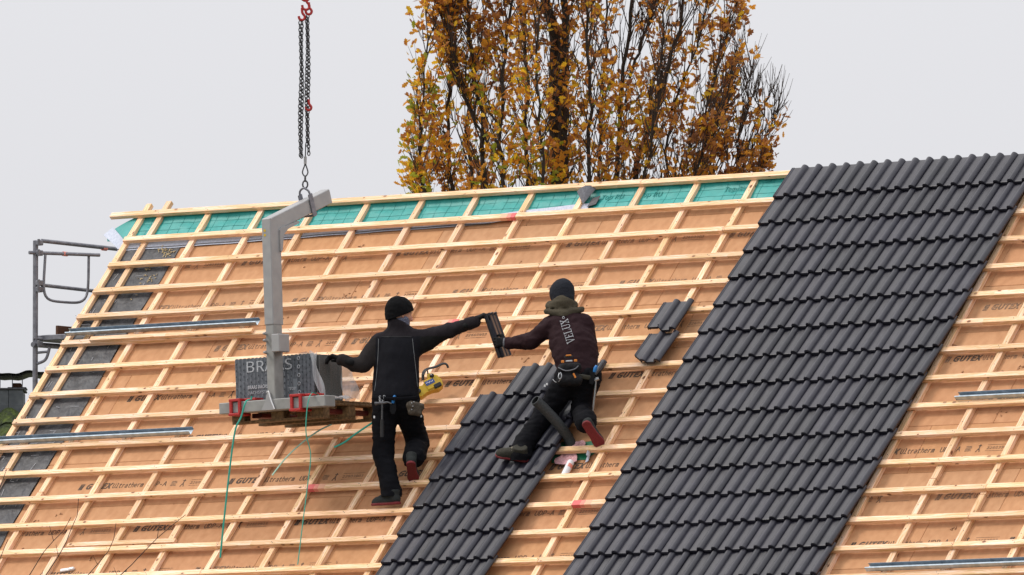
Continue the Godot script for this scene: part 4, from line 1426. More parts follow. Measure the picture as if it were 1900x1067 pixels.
func head_mesh(o: Vector3, b: Basis) -> ArrayMesh:
	var f := Field.new(o - Vector3(0.16, 0.24, 0.16), o + Vector3(0.16, 0.16, 0.16), 0.0055)
	var P := func(x: float, y: float, z: float) -> Vector3: return o + b * Vector3(x, y, z)
	f.cone(P.call(0, 0.032, -0.022), P.call(0, 0.030, 0.012), 0.092, 0.088, 0.02, b.x, 1.16)
	f.cone(P.call(0, -0.02, 0.025), P.call(0, -0.082, 0.048), 0.068, 0.040, 0.03, b.x, 1.05)
	f.cone(P.call(0.042, -0.055, 0.01), P.call(0.0, -0.096, 0.070), 0.026, 0.020, 0.03)
	f.cone(P.call(-0.042, -0.055, 0.01), P.call(0.0, -0.096, 0.070), 0.026, 0.020, 0.03)
	for s in [-1.0, 1.0]:
		f.cone(P.call(s * 0.042, -0.028, 0.062), P.call(s * 0.03, -0.036, 0.074), 0.022, 0.02, 0.02)
		f.cone(P.call(s * 0.014, 0.024, 0.094), P.call(s * 0.046, 0.020, 0.078), 0.011, 0.010, 0.012)
		f.cone(P.call(s * 0.031, 0.004, 0.099), P.call(s * 0.031, 0.004, 0.093), 0.011, 0.012, 0.0, Vector3.ZERO, 1.0, true)
		f.cone(P.call(s * 0.031, 0.003, 0.079), P.call(s * 0.031, 0.003, 0.081), 0.012, 0.012, 0.004)
		f.cone(P.call(s * 0.080, 0.012, -0.012), P.call(s * 0.077, -0.022, -0.004), 0.018, 0.013, 0.008, b.x, 2.2)
		f.cone(P.call(s * 0.009, -0.037, 0.106), P.call(s * 0.007, -0.036, 0.110), 0.0085, 0.008, 0.006)
	f.cone(P.call(0, 0.014, 0.096), P.call(0, -0.032, 0.117), 0.0085, 0.0125, 0.012)
	f.cone(P.call(-0.020, -0.062, 0.088), P.call(0.020, -0.062, 0.088), 0.008, 0.008, 0.008)
	f.cone(P.call(-0.016, -0.072, 0.087), P.call(0.016, -0.072, 0.087), 0.008, 0.008, 0.008)
	f.cone(P.call(0, -0.05, -0.015), o + Vector3(-0.004, -0.175, 0.0), 0.055, 0.050, 0.03)
	var inv := b.inverse()
	return f.surface(func(p: Vector3, _n: Vector3) -> Color:
		var q := inv * (p - o)
		var base := Color(0.46, 0.24, 0.17)
		if q.z > 0.06 and absf(q.y + 0.067) < 0.010 and absf(q.x) < 0.024:
			base = Color(0.38, 0.14, 0.11)
		elif q.z > 0.05 and q.y < -0.05:
			base = Color(0.36, 0.21, 0.16)
		elif q.z > 0.06 and absf(q.y - 0.026) < 0.006 and absf(absf(q.x) - 0.032) < 0.018:
			base = Color(0.07, 0.04, 0.025)
		elif q.z > 0.1:
			base = Color(0.52, 0.23, 0.17)
		return base)

func hat_mesh(o: Vector3, b: Basis, seed_: int, low: float) -> ArrayMesh:
	var f := Field.new(o - Vector3(0.15, 0.13, 0.15), o + Vector3(0.15, 0.17, 0.15), 0.006)
	var P := func(x: float, y: float, z: float) -> Vector3: return o + b * Vector3(x, y, z)
	f.cone(P.call(0, 0.036, -0.026), P.call(0, 0.040, 0.012), 0.113, 0.106, 0.02, b.x, 1.12)
	f.cone(P.call(0, -0.035, -0.024), P.call(0, 0.01, 0.010), 0.106, 0.106, 0.03, b.x, 1.12)
	f.cone(P.call(0, 0.085, -0.035), P.call(0, 0.085, 0.0), 0.060, 0.055, 0.04)
	# turned-up band
	f.crumple(0.005, Vector3(12, 20, 12), seed_)
	f.crumple(0.0035, Vector3(50, 9, 50), seed_ + 3)
	f.cut(P.call(0, low, -0.09), b * Vector3(0, -1, 0.50).normalized())
	return f.surface()

func hand_mesh(w: Vector3, d: Vector3, n: Vector3, side: float, curl: Array, thumb_in := 0.5) -> ArrayMesh:
	# gloved hand: w wrist, d towards the fingers, n the way the palm faces, side +1 or -1 for the thumb
	d = d.normalized()
	n = (n - d * n.dot(d)).normalized()
	var s := d.cross(n) * side
	var f := Field.new(w - Vector3.ONE * 0.19, w + Vector3.ONE * 0.19, 0.0048)
	f.cone(w - d * 0.09, w + d * 0.012, 0.040, 0.034, 0.01, n, 1.1)
	for k in [-1.0, 0.0, 1.0]:
		f.cone(w + d * 0.012 + s * k * 0.012, w + d * 0.086 + s * k * 0.027, 0.022, 0.0165, 0.016)
	for i in 4:
		var p := w + d * (0.090 - 0.004 * absf(i - 1.0)) + s * (0.034 - 0.0225 * i)
		var len: float = [0.038, 0.042, 0.040, 0.032][i]
		var a := 0.0
		for j in 3:
			a += curl[j] * (0.92 + 0.06 * i)
			var q := p + (d * cos(a) + n * sin(a) + s * (0.06 - 0.04 * i)).normalized() * len
			f.cone(p, q, 0.0118 - j * 0.001, 0.0112 - j * 0.0012, 0.004)
			p = q
			len *= 0.78
	var t0 := w + d * 0.028 + s * 0.030 + n * 0.006
	var t1 := t0 + (d * 0.55 + s * 0.75 + n * 0.35 * thumb_in).normalized() * 0.044
	var t2 := t1 + (d * 0.85 + s * 0.15 + n * thumb_in).normalized() * 0.034
	var t3 := t2 + (d * 0.8 - s * 0.1 + n * thumb_in * 1.4).normalized() * 0.026
	f.cone(t0, t1, 0.017, 0.0135, 0.012)
	f.cone(t1, t2, 0.0132, 0.0120, 0.004)
	f.cone(t2, t3, 0.0120, 0.0105, 0.004)
	f.crumple(0.0018, Vector3(60, 60, 60), 5)
	return f.surface()

func shoe_meshes() -> Array:
	var f := Field.new(Vector3(-0.15, -0.03, -0.08), Vector3(0.25, 0.20, 0.08), 0.0065)
	var s := Field.new(Vector3(-0.15, -0.06, -0.09), Vector3(0.25, 0.06, 0.09), 0.0065)
	f.cone(Vector3(-0.07, 0.03, 0), Vector3(0.0, 0.03, 0), 0.040, 0.042, 0.02)
	f.cone(Vector3(0.0, 0.028, 0), Vector3(0.14, 0.024, 0.006), 0.043, 0.047, 0.02)
	f.cone(Vector3(0.13, 0.022, 0.004), Vector3(0.175, 0.018, 0.0), 0.046, 0.036, 0.02)
	f.cone(Vector3(-0.058, 0.06, 0), Vector3(-0.062, 0.135, 0), 0.044, 0.046, 0.03)
	f.cone(Vector3(-0.03, 0.095, 0), Vector3(0.085, 0.055, 0), 0.041, 0.034, 0.03)
	f.cone(Vector3(-0.04, 0.12, 0), Vector3(-0.02, 0.12, 0), 0.048, 0.046, 0.02)
	f.crumple(0.003, Vector3(26, 26, 26), 17)
	f.cut(Vector3(0, -0.006, 0), Vector3(0, -1, 0))
	f.cut(Vector3(0, 0.125, 0), Vector3(0, 1, 0))
	s.cone(Vector3(-0.072, 0.0, 0), Vector3(0.01, 0.0, 0), 0.044, 0.038, 0.02)
	s.cone(Vector3(0.0, 0.0, 0), Vector3(0.14, 0.0, 0.006), 0.039, 0.052, 0.02)
	s.cone(Vector3(0.13, 0.0, 0.004), Vector3(0.178, 0.0, 0.0), 0.050, 0.039, 0.02)
	s.cut(Vector3(0, 0.010, 0), Vector3(0, 1, 0))
	s.cut(Vector3(0, -0.015, 0), Vector3(0, -1, 0))
	s.crumple(0.0018, Vector3(70, 70, 70), 4)
	return [f.surface(), s.surface()]

func shoe(parent: Node3D, pair: Array, heel: Vector3, toe: Vector3, up: Vector3, upper: Material, sole: Material, laces: bool) -> void:
	var x := (toe - heel).normalized()
	var z := x.cross(up).normalized()
	var b := Basis(x, z.cross(x), z)
	var o := heel.lerp(toe, 0.37) + b.y * 0.02
	var sh := put("shoe", pair[0], upper, parent, Transform3D(b * Basis.from_scale(Vector3(0.95, 0.92, 0.95)), o))
	put("sole", pair[1], sole, sh)
	if laces:
		var l := Shape.new()
		for k in 5:
			var u := 0.015 + k * 0.020
			l.tube(resample([Vector3(u, 0.098 - k * 0.0085, -0.03), Vector3(u + 0.008, 0.121 - k * 0.0115, 0.0), Vector3(u, 0.098 - k * 0.0085, 0.03)], 8), 0.0042, 5)
		put("laces", l, M.lace, sh)

func stroke(f: Field, pts: Array, r: float, lift: float) -> Shape:
	var p := []
	for q in resample(pts, 28):
		p.append(Vector3(q.x, q.y, f.front(q.x, q.y) + lift))
	var s := Shape.new()
	s.tube(smooth(p, 3), r, 5)
	return s

func hammer(o: Node3D, head: Vector3, foot: Vector3, across: Vector3, metal: Material, grip: Material) -> void:
	var d := (foot - head).normalized()
	var s := Shape.new()
	s.tube([head - across * 0.065, head - across * 0.05, head - across * 0.03, head + across * 0.02, head + across * 0.05 - d * 0.004, head + across * 0.085 + d * 0.012], [0.016, 0.016, 0.011, 0.012, 0.008, 0.004], 10)
	put("hammer_head", s, metal, o)
	s = Shape.new()
	s.tube([head, head.lerp(foot, 0.5)], [0.0085, 0.009], 10)
	put("shaft", s, metal, o)
	s = Shape.new()
	s.tube([head.lerp(foot, 0.48), head.lerp(foot, 0.55), head.lerp(foot, 0.95), foot], [0.013, 0.016, 0.017, 0.014], 10)
	put("grip", s, grip, o)

func workers() -> void:
	M.lace = paint(Color(0.34, 0.29, 0.22), 0.8)
	M.skin = paint(Color.WHITE, 0.55, 0.0, true)
	M.skin.subsurf_scatter_enabled = true
	M.skin.subsurf_scatter_strength = 0.08
	M.black_fleece = cloth(Color(1, 1, 1), 201)
	M.trousers = cloth(Color(0.006, 0.006, 0.0085), 205, 0.9, 0.12)
	M.softshell = cloth(Color(0.027, 0.0115, 0.0145), 209, 0.8, 0.15)
	M.olive = cloth(Color(0.078, 0.066, 0.046), 213)
	M.hat_black = cloth(Color(0.007, 0.007, 0.008), 217, 0.95, 0.1)
	M.hat_navy = cloth(Color(0.022, 0.024, 0.032), 221, 0.9, 0.2)
	M.glove = cloth(Color(0.010, 0.010, 0.011), 225, 0.7, 0.1)
	M.gaiter = grained(paint(Color.WHITE, 0.9), noise_tex(229, 0.09, Color(0.03, 0.035, 0.07), Color(0.25, 0.26, 0.33), 3, 256, FastNoiseLite.TYPE_CELLULAR, 0.45), 5.0, false)
	M.boot = cloth(Color(0.035, 0.038, 0.038), 233, 0.8, 0.1)
	M.boot_green = cloth(Color(0.05, 0.047, 0.038), 237, 0.8, 0.1)
	M.boot_sole = relief(grained(paint(Color.WHITE, 0.7), noise_tex(241, 0.05, Color(0.12, 0.008, 0.012), Color(0.23, 0.014, 0.02)), 6.0), 242, 0.1, 0.2)
	M.piping = paint(Color(0.13, 0.137, 0.145), 0.5)
	M.leather = relief(grained(paint(Color.WHITE, 0.7), noise_tex(245, 0.06, Color(0.035, 0.026, 0.018), Color(0.10, 0.075, 0.05)), 6.0), 246, 0.1, 0.2)
	M.pouch = cloth(Color(0.012, 0.012, 0.014), 249, 0.7, 0.1)
	M.orange = paint(Color(0.62, 0.20, 0.02), 0.6)
	M.steel = paint(Color(0.42, 0.43, 0.45), 0.35, 0.8)
	M.belt = paint(Color(0.035, 0.033, 0.022), 0.7)
	M.jacket_print = paint(Color(0.78, 0.79, 0.82), 0.6)
	var pair := shoe_meshes()
	standing_roofer(pair)
	kneeling_roofer(pair)
	# the tile that both hold
	var zc := view_dir(0.412, -0.911, 0.0)
	var xc := (view_dir(0, 0, 1) * 0.97 + view_dir(0.911, 0.412, 0) * -0.2).normalized()
	var yc := zc.cross(xc)
	var o := thing("roof_tile", "dark tile passed through the air from one roofer to the other", "roof tile", Transform3D(Basis(xc, yc, zc), Vector3(4.9259, RIDGE + -1.6521, 2.0292)) * at(Vector3(-0.165, 0, 0.0)))
	put("tile_body", tile_mesh(), M.tiles[0], o)

func standing_roofer(pair: Array) -> void:
	var root := Transform3D(Basis(Vector3.UP, YAW), Vector3(4.1782, RIDGE - 2.974, 2.705))
	var o := thing("person", "roofer in black fleece and black beanie, standing with both arms stretched sideways", "person", root)
	var T := Vector3(0, 0, 1)
	var hc := Vector3(0.0904, 1.7005, -0.1900)
	var hb := face_basis(Vector3(0.86, -0.10, -0.42))
	# body under the clothes
	var f := Field.new(Vector3(-0.5838, -0.0465, -0.7000), Vector3(0.9045, 1.6354, 0.2500), 0.018)
	f.cone(Vector3(0.0587, 0.9804, -0.1300), Vector3(0.0717, 1.4325, -0.2000), 0.15, 0.16, 0.04, T, 1.5)
	f.cone(Vector3(-0.0693, 1.4608, -0.2000), Vector3(0.2127, 1.4702, -0.2000), 0.045, 0.045, 0.04)
	f.cone(Vector3(0.0858, 1.5032, -0.2000), Vector3(0.0903, 1.6682, -0.2000), 0.056, 0.054, 0.03)
	for q in [[Vector3(-0.1117, 1.4750, -0.2000), Vector3(-0.2328, 1.2541, -0.1400), Vector3(-0.3879, 1.2965, -0.1400), 0.05], [Vector3(0.2550, 1.4844, -0.2000), Vector3(0.5282, 1.5533, -0.1100), Vector3(0.7492, 1.6214, -0.0100), 0.05]]:
		f.cone(q[0], q[1], 0.044, 0.036, 0.02)
		f.cone(q[1], q[2], 0.036, 0.028, 0.02)
	for q in [[Vector3(-0.0256, 0.9327, -0.1200), Vector3(-0.0540, 0.4984, -0.1700), Vector3(0.0093, 0.1267, 0.0000)], [Vector3(0.1480, 0.9334, -0.1300), Vector3(0.2539, 0.5877, -0.4000), Vector3(0.1960, 0.4254, -0.0500)]]:
		f.cone(q[0], q[1], 0.085, 0.06, 0.03)
		f.cone(q[1], q[2], 0.056, 0.042, 0.02)
	var skin := f.surface(func(_p: Vector3, _n: Vector3) -> Color: return Color(0.46, 0.24, 0.17))
	put("body", joined([skin, head_mesh(hc, hb)]), M.skin, o)
	put("beanie", hat_mesh(hc, hb, 61, -0.055), M.hat_black, o)
	for s in [-1.0, 1.0]:
		var e := Shape.new()
		e.ball(hc + hb * Vector3(s * 0.031, 0.004, 0.085), Vector3.ONE * 0.0105, 8)
		put("eye", e, M.black_rubber, o)
	# patterned neck gaiter over the chin
	f = Field.new(hc - Vector3(0.16, 0.20, 0.16), hc + Vector3(0.16, 0.05, 0.16), 0.007)
	f.cone(hc + hb * Vector3(0, -0.045, 0.022), hc + hb * Vector3(0, -0.088, 0.045), 0.078, 0.056, 0.03)
	f.cone(hc + hb * Vector3(0, -0.07, -0.01), hc + hb * Vector3(0, -0.16, -0.02), 0.066, 0.066, 0.03)
	f.crumple(0.007, Vector3(18, 26, 18), 77)
	f.cut(hc + hb * Vector3(0, -0.036, 0.08), hb * Vector3(0, 1, 0.35).normalized())
	put("neck_gaiter", f.surface(), M.gaiter, o)
	# fleece jacket
	f = Field.new(Vector3(-0.4976, 0.9465, -0.5500), Vector3(0.8342, 1.6626, 0.2000), 0.0105)
	f.cone(Vector3(0.0494, 0.9798, -0.1200), Vector3(0.0673, 1.3605, -0.1800), 0.197, 0.185, 0.04, T, 1.42)
	f.cone(Vector3(0.0673, 1.3134, -0.1800), Vector3(0.0764, 1.4514, -0.2000), 0.180, 0.140, 0.05, T, 1.4)
	f.cone(Vector3(-0.0787, 1.4514, -0.2000), Vector3(0.2268, 1.4655, -0.2000), 0.066, 0.066, 0.05)
	f.cone(Vector3(-0.0365, 1.4797, -0.2000), Vector3(0.0904, 1.5457, -0.2000), 0.058, 0.064, 0.05)
	f.cone(Vector3(0.2033, 1.4844, -0.2000), Vector3(0.0904, 1.5457, -0.2000), 0.058, 0.064, 0.05)
	f.cone(Vector3(0.0904, 1.5174, -0.2000), Vector3(0.0764, 1.6200, -0.1850), 0.092, 0.090, 0.03)
	f.cut(Vector3(0.0858, 1.6345, -0.1900), Vector3(0.42, 1, -0.10).normalized())
	f.cone(Vector3(-0.1022, 1.4514, -0.2000), Vector3(-0.2328, 1.2541, -0.1400), 0.074, 0.061, 0.04)
	f.cone(Vector3(-0.2328, 1.2541, -0.1400), Vector3(-0.3174, 1.2541, -0.1400), 0.060, 0.053, 0.03)
	f.cone(Vector3(-0.2845, 1.2541, -0.1400), Vector3(-0.4161, 1.3012, -0.1400), 0.053, 0.041, 0.02)
	f.cone(Vector3(0.2409, 1.4655, -0.2000), Vector3(0.5282, 1.5533, -0.1100), 0.078, 0.060, 0.05)
	f.cone(Vector3(0.2223, 1.3942, -0.1900), Vector3(0.3633, 1.4594, -0.1800), 0.060, 0.045, 0.06)
	f.cone(Vector3(0.5282, 1.5533, -0.1100), Vector3(0.7398, 1.6218, -0.0150), 0.058, 0.042, 0.02)
	f.cone(Vector3(0.7022, 1.6088, -0.0300), Vector3(0.7539, 1.6214, -0.0100), 0.050, 0.046, 0.02)
	f.crumple(0.012, Vector3(5, 3, 5), 31)
	f.crumple(0.007, Vector3(16, 6, 10), 32)
	f.crumple(0.0025, Vector3(34, 20, 34), 33)
	f.crumple(0.011, Vector3(8, 6, 8), 34, FastNoiseLite.TYPE_CELLULAR)
	f.cut(Vector3(0.0541, 0.9657, -0.1200), Vector3(0.03, -1, 0.0).normalized())
	var yoke: float = Vector3(0.0832, 1.4984, -0.0000).y
	var lx: float = Vector3(-0.0997, 1.4185, 0.0000).x
	var rx: float = Vector3(0.2099, 1.4185, 0.0000).x
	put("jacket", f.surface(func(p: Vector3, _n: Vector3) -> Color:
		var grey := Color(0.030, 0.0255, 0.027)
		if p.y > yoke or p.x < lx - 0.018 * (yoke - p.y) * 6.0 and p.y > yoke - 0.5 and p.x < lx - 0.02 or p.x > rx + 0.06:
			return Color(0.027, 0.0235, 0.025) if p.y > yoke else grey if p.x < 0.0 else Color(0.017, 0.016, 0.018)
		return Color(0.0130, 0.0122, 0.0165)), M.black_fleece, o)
	put("piping", stroke(f, [Vector3(-0.0951, 1.4796, -0.0000), Vector3(-0.0973, 1.3715, -0.0000), Vector3(-0.1089, 1.1834, -0.0000), Vector3(-0.1275, 1.0236, -0.0000)], 0.0034, 0.001), M.piping, o)
	put("piping", stroke(f, [Vector3(0.2004, 1.4796, 0.0000), Vector3(0.2146, 1.3480, -0.0000), Vector3(0.2335, 1.1834, -0.0000), Vector3(0.2453, 1.0612, -0.0000)], 0.0034, 0.001), M.piping, o)
	put("yoke_seam", stroke(f, [Vector3(-0.0857, 1.4984, 0.0000), Vector3(0.0597, 1.4937, -0.0000), Vector3(0.1957, 1.4984, 0.0000)], 0.0035, -0.001), M.black_rubber, o)
	# trousers
	f = Field.new(Vector3(-0.2052, 0.0909, -0.6200), Vector3(0.3944, 1.0526, 0.2000), 0.0105)
	f.cone(Vector3(-0.0210, 0.9657, -0.1200), Vector3(0.1386, 0.9663, -0.1300), 0.118, 0.118, 0.06, T, 1.1)
	f.cone(Vector3(-0.0303, 0.9092, -0.1200), Vector3(-0.0539, 0.4978, -0.1600), 0.114, 0.086, 0.04)
	f.cone(Vector3(-0.0539, 0.4978, -0.1600), Vector3(0.0138, 0.1601, -0.0100), 0.084, 0.078, 0.04)
	f.cone(Vector3(0.0043, 0.1982, -0.0200), Vector3(0.0233, 0.0985, -0.0000), 0.082, 0.088, 0.03)
	f.cone(Vector3(0.1433, 0.9099, -0.1300), Vector3(0.2492, 0.5871, -0.3900), 0.114, 0.090, 0.04)
	f.cone(Vector3(0.2492, 0.5871, -0.3900), Vector3(0.2143, 0.4378, -0.1000), 0.088, 0.084, 0.03)
	f.cone(Vector3(0.2276, 0.5084, -0.1800), Vector3(0.2145, 0.4460, -0.0800), 0.088, 0.086, 0.03)
	f.crumple(0.010, Vector3(5, 3, 5), 41)
	f.crumple(0.009, Vector3(7, 22, 7), 42)
	f.crumple(0.003, Vector3(16, 60, 16), 43)
	f.crumple(0.011, Vector3(6, 10, 6), 44, FastNoiseLite.TYPE_CELLULAR)
	f.cut(Vector3(0.0234, 0.0751, -0.0000), Vector3(-0.12, -1, 0.1).normalized())
	put("trousers", f.surface(func(p: Vector3, _n: Vector3) -> Color:
		return Color(1.0, 1.1, 1.6) if p.x > 0.16 and p.y < 0.56 else Color(1, 1, 1)), M.trousers, o)
	shoe(o, pair, Vector3(0.0897, 0.0196, 0.0700), Vector3(-0.1231, 0.0149, -0.1000), Vector3(0, 1, 0.05), M.boot, M.boot_sole, false)
	shoe(o, pair, Vector3(0.1880, 0.3748, 0.0900), Vector3(0.2048, 0.2374, -0.1300), Vector3(0.05, 0.75, -0.65), M.boot, M.boot_sole, false)
	put("glove", hand_mesh(Vector3(-0.4161, 1.3012, -0.1400), Vector3(-0.80, 0.30, -0.35), Vector3(-0.3, -0.9, 0.15), -1.0, [0.55, 0.75, 0.5], 0.2), M.glove, o)
	put("glove", hand_mesh(Vector3(0.7492, 1.6356, -0.0100), Vector3(0.84, 0.50, 0.10), Vector3(0.45, -0.85, -0.2), 1.0, [0.75, 0.9, 0.7], 0.6), M.glove, o)
	# belt, pouch and knife
	var b := Shape.new()
	b.tube([Vector3(-0.1418, 0.9638, -0.0200), Vector3(-0.0799, 0.9499, 0.0500), Vector3(0.0610, 0.9432, 0.0800), Vector3(0.2011, 0.9512, 0.0300), Vector3(0.2567, 0.9651, -0.0400)], 0.016, 8, true, 0.3, Vector3(0, 1, 0))
	put("belt", b, M.trousers, o)
	f = Field.new(Vector3(0.1291, 0.7465, -0.1500), Vector3(0.3287, 0.9614, 0.1600), 0.007)
	f.cone(Vector3(0.1871, 0.8901, 0.0300), Vector3(0.2710, 0.8792, -0.0200), 0.040, 0.036, 0.03)
	f.cone(Vector3(0.1918, 0.8337, 0.0300), Vector3(0.2572, 0.8263, -0.0000), 0.030, 0.030, 0.03)
	f.crumple(0.008, Vector3(22, 22, 22), 51)
	f.cut(Vector3(0.2243, 0.9390, -0.0000), Vector3(-0.25, 1, 0))
	put("pouch", f.surface(), M.leather, o)
	for q in [Vector3(0.1968, 0.9066, 0.0660), Vector3(0.2062, 0.8784, 0.0660), Vector3(0.1968, 0.8503, 0.0640), Vector3(0.2154, 0.9163, 0.0600)]:
		var s := Shape.new()
		s.ball(q, Vector3.ONE * 0.006, 6)
		put("rivet", s, M.steel, o)
	var k := Shape.new()
	k.prism(PackedVector2Array([Vector2(-0.026, 0.03), Vector2(0.026, 0.035), Vector2(0.027, -0.06), Vector2(0.012, -0.095), Vector2(-0.012, -0.095), Vector2(-0.026, -0.065)]), at(Vector3(0.0324, 0.9086, 0.0350)), 0.03)
	put("knife_sheath", k, M.pouch, o)
	k = Shape.new()
	k.tube([Vector3(0.0325, 0.9079, 0.0450), Vector3(0.0420, 0.9495, 0.0550), Vector3(0.0513, 0.9733, 0.0500)], [0.013, 0.016, 0.011], 10)
	put("knife_handle", k, M.blue, o)
	k = Shape.new()
	for q in [[Vector3(-0.0799, 0.9593, 0.0500), Vector3(-0.0892, 0.9351, 0.0600), Vector3(-0.0798, 0.9116, 0.0600)], [Vector3(-0.0424, 0.9640, 0.0500), Vector3(-0.0517, 0.9351, 0.0600), Vector3(-0.0610, 0.9116, 0.0600)]]:
		for j in 5:
			k.torus(at(q[0].lerp(q[2], j / 4.0), Basis(Vector3.UP, j * 1.5)), 0.008, 0.003, 1.4, 8, 5)
	put("belt_chain", k, M.steel, o)
	for q in [Vector3(-0.1296, 0.7887, -0.0000), Vector3(0.2776, 0.8032, -0.0800)]:
		var s := Shape.new()
		s.box(at(q), Vector3(0.014, 0.022, 0.012), 0.002)
		put("pocket_tab", s, M.white, o)
	var h := thing("hammer", "steel hammer with black grip hanging at the belt of the standing roofer", "hammer", root)
	hammer(h, Vector3(-0.0607, 0.9053, 0.0850), Vector3(-0.0607, 0.6112, 0.0600), Vector3(0.97, 0.06, 0.22), M.dark_steel, M.black_rubber)

func kneeling_roofer(pair: Array) -> void:
	var root := Transform3D(Basis(Vector3.UP, YAW), Vector3(4.1782, RIDGE - 2.974, 2.705)) * at(Vector3(1.14, 0.42, 0.45))
	var o := thing("person", "roofer in dark maroon hoodie with white back print, kneeling on one leg", "person", root)
	var T := Vector3(0, 0.30, 0.95)
	var hc := Vector3(0.3638, 1.4116, -0.2500)
	var hb := face_basis(Vector3(-0.38, -0.30, -0.87))
	var f := Field.new(Vector3(-0.2834, -0.0615, -0.8000), Vector3(0.7402, 1.2502, 0.6000), 0.018)
	f.cone(Vector3(0.5023, 0.7322, 0.0100), Vector3(0.4194, 1.1101, -0.1700), 0.14, 0.16, 0.04, T, 1.5)
	f.cone(Vector3(0.2745, 1.1436, -0.1800), Vector3(0.5364, 1.1530, -0.1800), 0.045, 0.045, 0.04)
	f.cone(Vector3(0.3869, 1.2154, -0.2000), Vector3(0.3683, 1.3772, -0.2300), 0.056, 0.054, 0.03)
	for q in [[Vector3(0.2511, 1.1490, -0.1900), Vector3(0.0874, 1.0159, -0.2300), Vector3(-0.1045, 1.0102, -0.3500)], [Vector3(0.5692, 1.1490, -0.1900), Vector3(0.6169, 0.9196, -0.3300), Vector3(0.5528, 0.8737, -0.5500)]]:
		f.cone(q[0], q[1], 0.044, 0.036, 0.02)
		f.cone(q[1], q[2], 0.036, 0.028, 0.02)
	for q in [[Vector3(0.4184, 0.6955, -0.0000), Vector3(0.2087, 0.3677, -0.1400), Vector3(0.0029, 0.0584, 0.0200)], [Vector3(0.5862, 0.6935, 0.0300), Vector3(0.5214, 0.3966, -0.0800), Vector3(0.5697, 0.2526, 0.3500)]]:
		f.cone(q[0], q[1], 0.085, 0.06, 0.03)
		f.cone(q[1], q[2], 0.056, 0.042, 0.02)
	var skin := f.surface(func(_p: Vector3, _n: Vector3) -> Color: return Color(0.46, 0.24, 0.17))
	put("body", joined([skin, head_mesh(hc, hb)]), M.skin, o)
	f = Field.new(hc - Vector3(0.15, 0.16, 0.15), hc + Vector3(0.15, 0.17, 0.15), 0.006)
	f.cone(hc + hb * Vector3(0, 0.036, -0.024), hc + hb * Vector3(0, 0.040, 0.014), 0.112, 0.106, 0.02, hb.x, 1.1)
	f.cone(hc + hb * Vector3(0, -0.05, -0.028), hc + hb * Vector3(0, 0.01, 0.0), 0.098, 0.105, 0.03, hb.x, 1.1)
	f.cone(hc + hb * Vector3(-0.06, 0.035, -0.09), hc + hb * Vector3(0.06, 0.02, -0.09), 0.012, 0.012, 0.012)
	f.cone(hc + hb * Vector3(-0.055, -0.005, -0.10), hc + hb * Vector3(0.055, -0.02, -0.095), 0.010, 0.010, 0.012)
	f.crumple(0.004, Vector3(10, 26, 10), 71)
	f.crumple(0.002, Vector3(30, 60, 30), 72)
	f.cut(hc + hb * Vector3(0, 0.0, 0.07), hb * Vector3(0, -0.35, 1).normalized())
	put("beanie", f.surface(), M.hat_navy, o)
	# softshell with hood
	f = Field.new(Vector3(-0.1657, 0.6895, -0.6100), Vector3(0.7009, 1.2490, 0.3000), 0.0105)
	f.cone(Vector3(0.5023, 0.7229, 0.0100), Vector3(0.4609, 0.9725, -0.0800), 0.172, 0.182, 0.04, T, 1.36)
	f.cone(Vector3(0.4655, 0.9249, -0.0700), Vector3(0.4194, 1.1000, -0.1600), 0.188, 0.182, 0.05, T, 1.36)
	f.cone(Vector3(0.2698, 1.1436, -0.1800), Vector3(0.5457, 1.1523, -0.1700), 0.070, 0.070, 0.06)
	f.cone(Vector3(0.2932, 1.1671, -0.1800), Vector3(0.3775, 1.2483, -0.2000), 0.06, 0.065, 0.05)
	f.cone(Vector3(0.5271, 1.1671, -0.1800), Vector3(0.3775, 1.2483, -0.2000), 0.06, 0.065, 0.05)
	f.cone(Vector3(0.2558, 1.1350, -0.1900), Vector3(0.0874, 1.0159, -0.2300), 0.078, 0.064, 0.05)
	f.cone(Vector3(0.0874, 1.0159, -0.2300), Vector3(-0.0998, 1.0102, -0.3500), 0.063, 0.047, 0.03)
	f.cone(Vector3(0.5646, 1.1397, -0.1900), Vector3(0.6122, 0.9196, -0.3300), 0.074, 0.062, 0.05)
	f.cone(Vector3(0.6122, 0.9196, -0.3300), Vector3(0.5573, 0.8723, -0.5300), 0.058, 0.045, 0.03)
	f.crumple(0.014, Vector3(5, 7, 5), 81)
	f.crumple(0.010, Vector3(9, 17, 9), 82)
	f.crumple(0.0035, Vector3(30, 40, 30), 83)
	f.crumple(0.011, Vector3(5, 11, 5), 84, FastNoiseLite.TYPE_CELLULAR)
	f.cut(Vector3(0.5023, 0.6901, 0.0100), Vector3(0.16, -0.96, 0.10).normalized())
	var jk := put("jacket", f.surface(), M.softshell, o)
	# print running up the back
	var tm := lettering("VELUX", 0.062, "Droid Serif", 401)
	var a0 := Vector3(0.4724, 0.9891, -0.4500)
	var a1 := Vector3(0.3599, 1.1913, -0.4500)
	var lo := Vector3(0.4396, 0.9773, -0.4500)
	var d := (Vector3(0.3763, 1.1913, -0.4500) - lo)
	var wd: float = tm.get_aabb().size.x
	var hd: float = tm.get_aabb().size.y
	var ex := d / wd
	var ey := Vector3(-d.y, d.x, 0).normalized() * (0.074 / hd)
	var src := tm.surface_get_arrays(0)
	var txt := Shape.new()
	var vs: PackedVector3Array = src[Mesh.ARRAY_VERTEX]
	var ix: PackedInt32Array = src[Mesh.ARRAY_INDEX]
	var org: Vector3 = tm.get_aabb().position
	for i in range(0, ix.size(), 3):
		var tri := []
		for j in 3:
			var p: Vector3 = vs[ix[i + j]] - org
			tri.append(Vector2(p.x, p.y - hd * 0.5))
		print_patch(txt, f, lo, ex, ey, tri, 0)
	put("lettering", txt, M.jacket_print, jk)
	var rg := Shape.new()
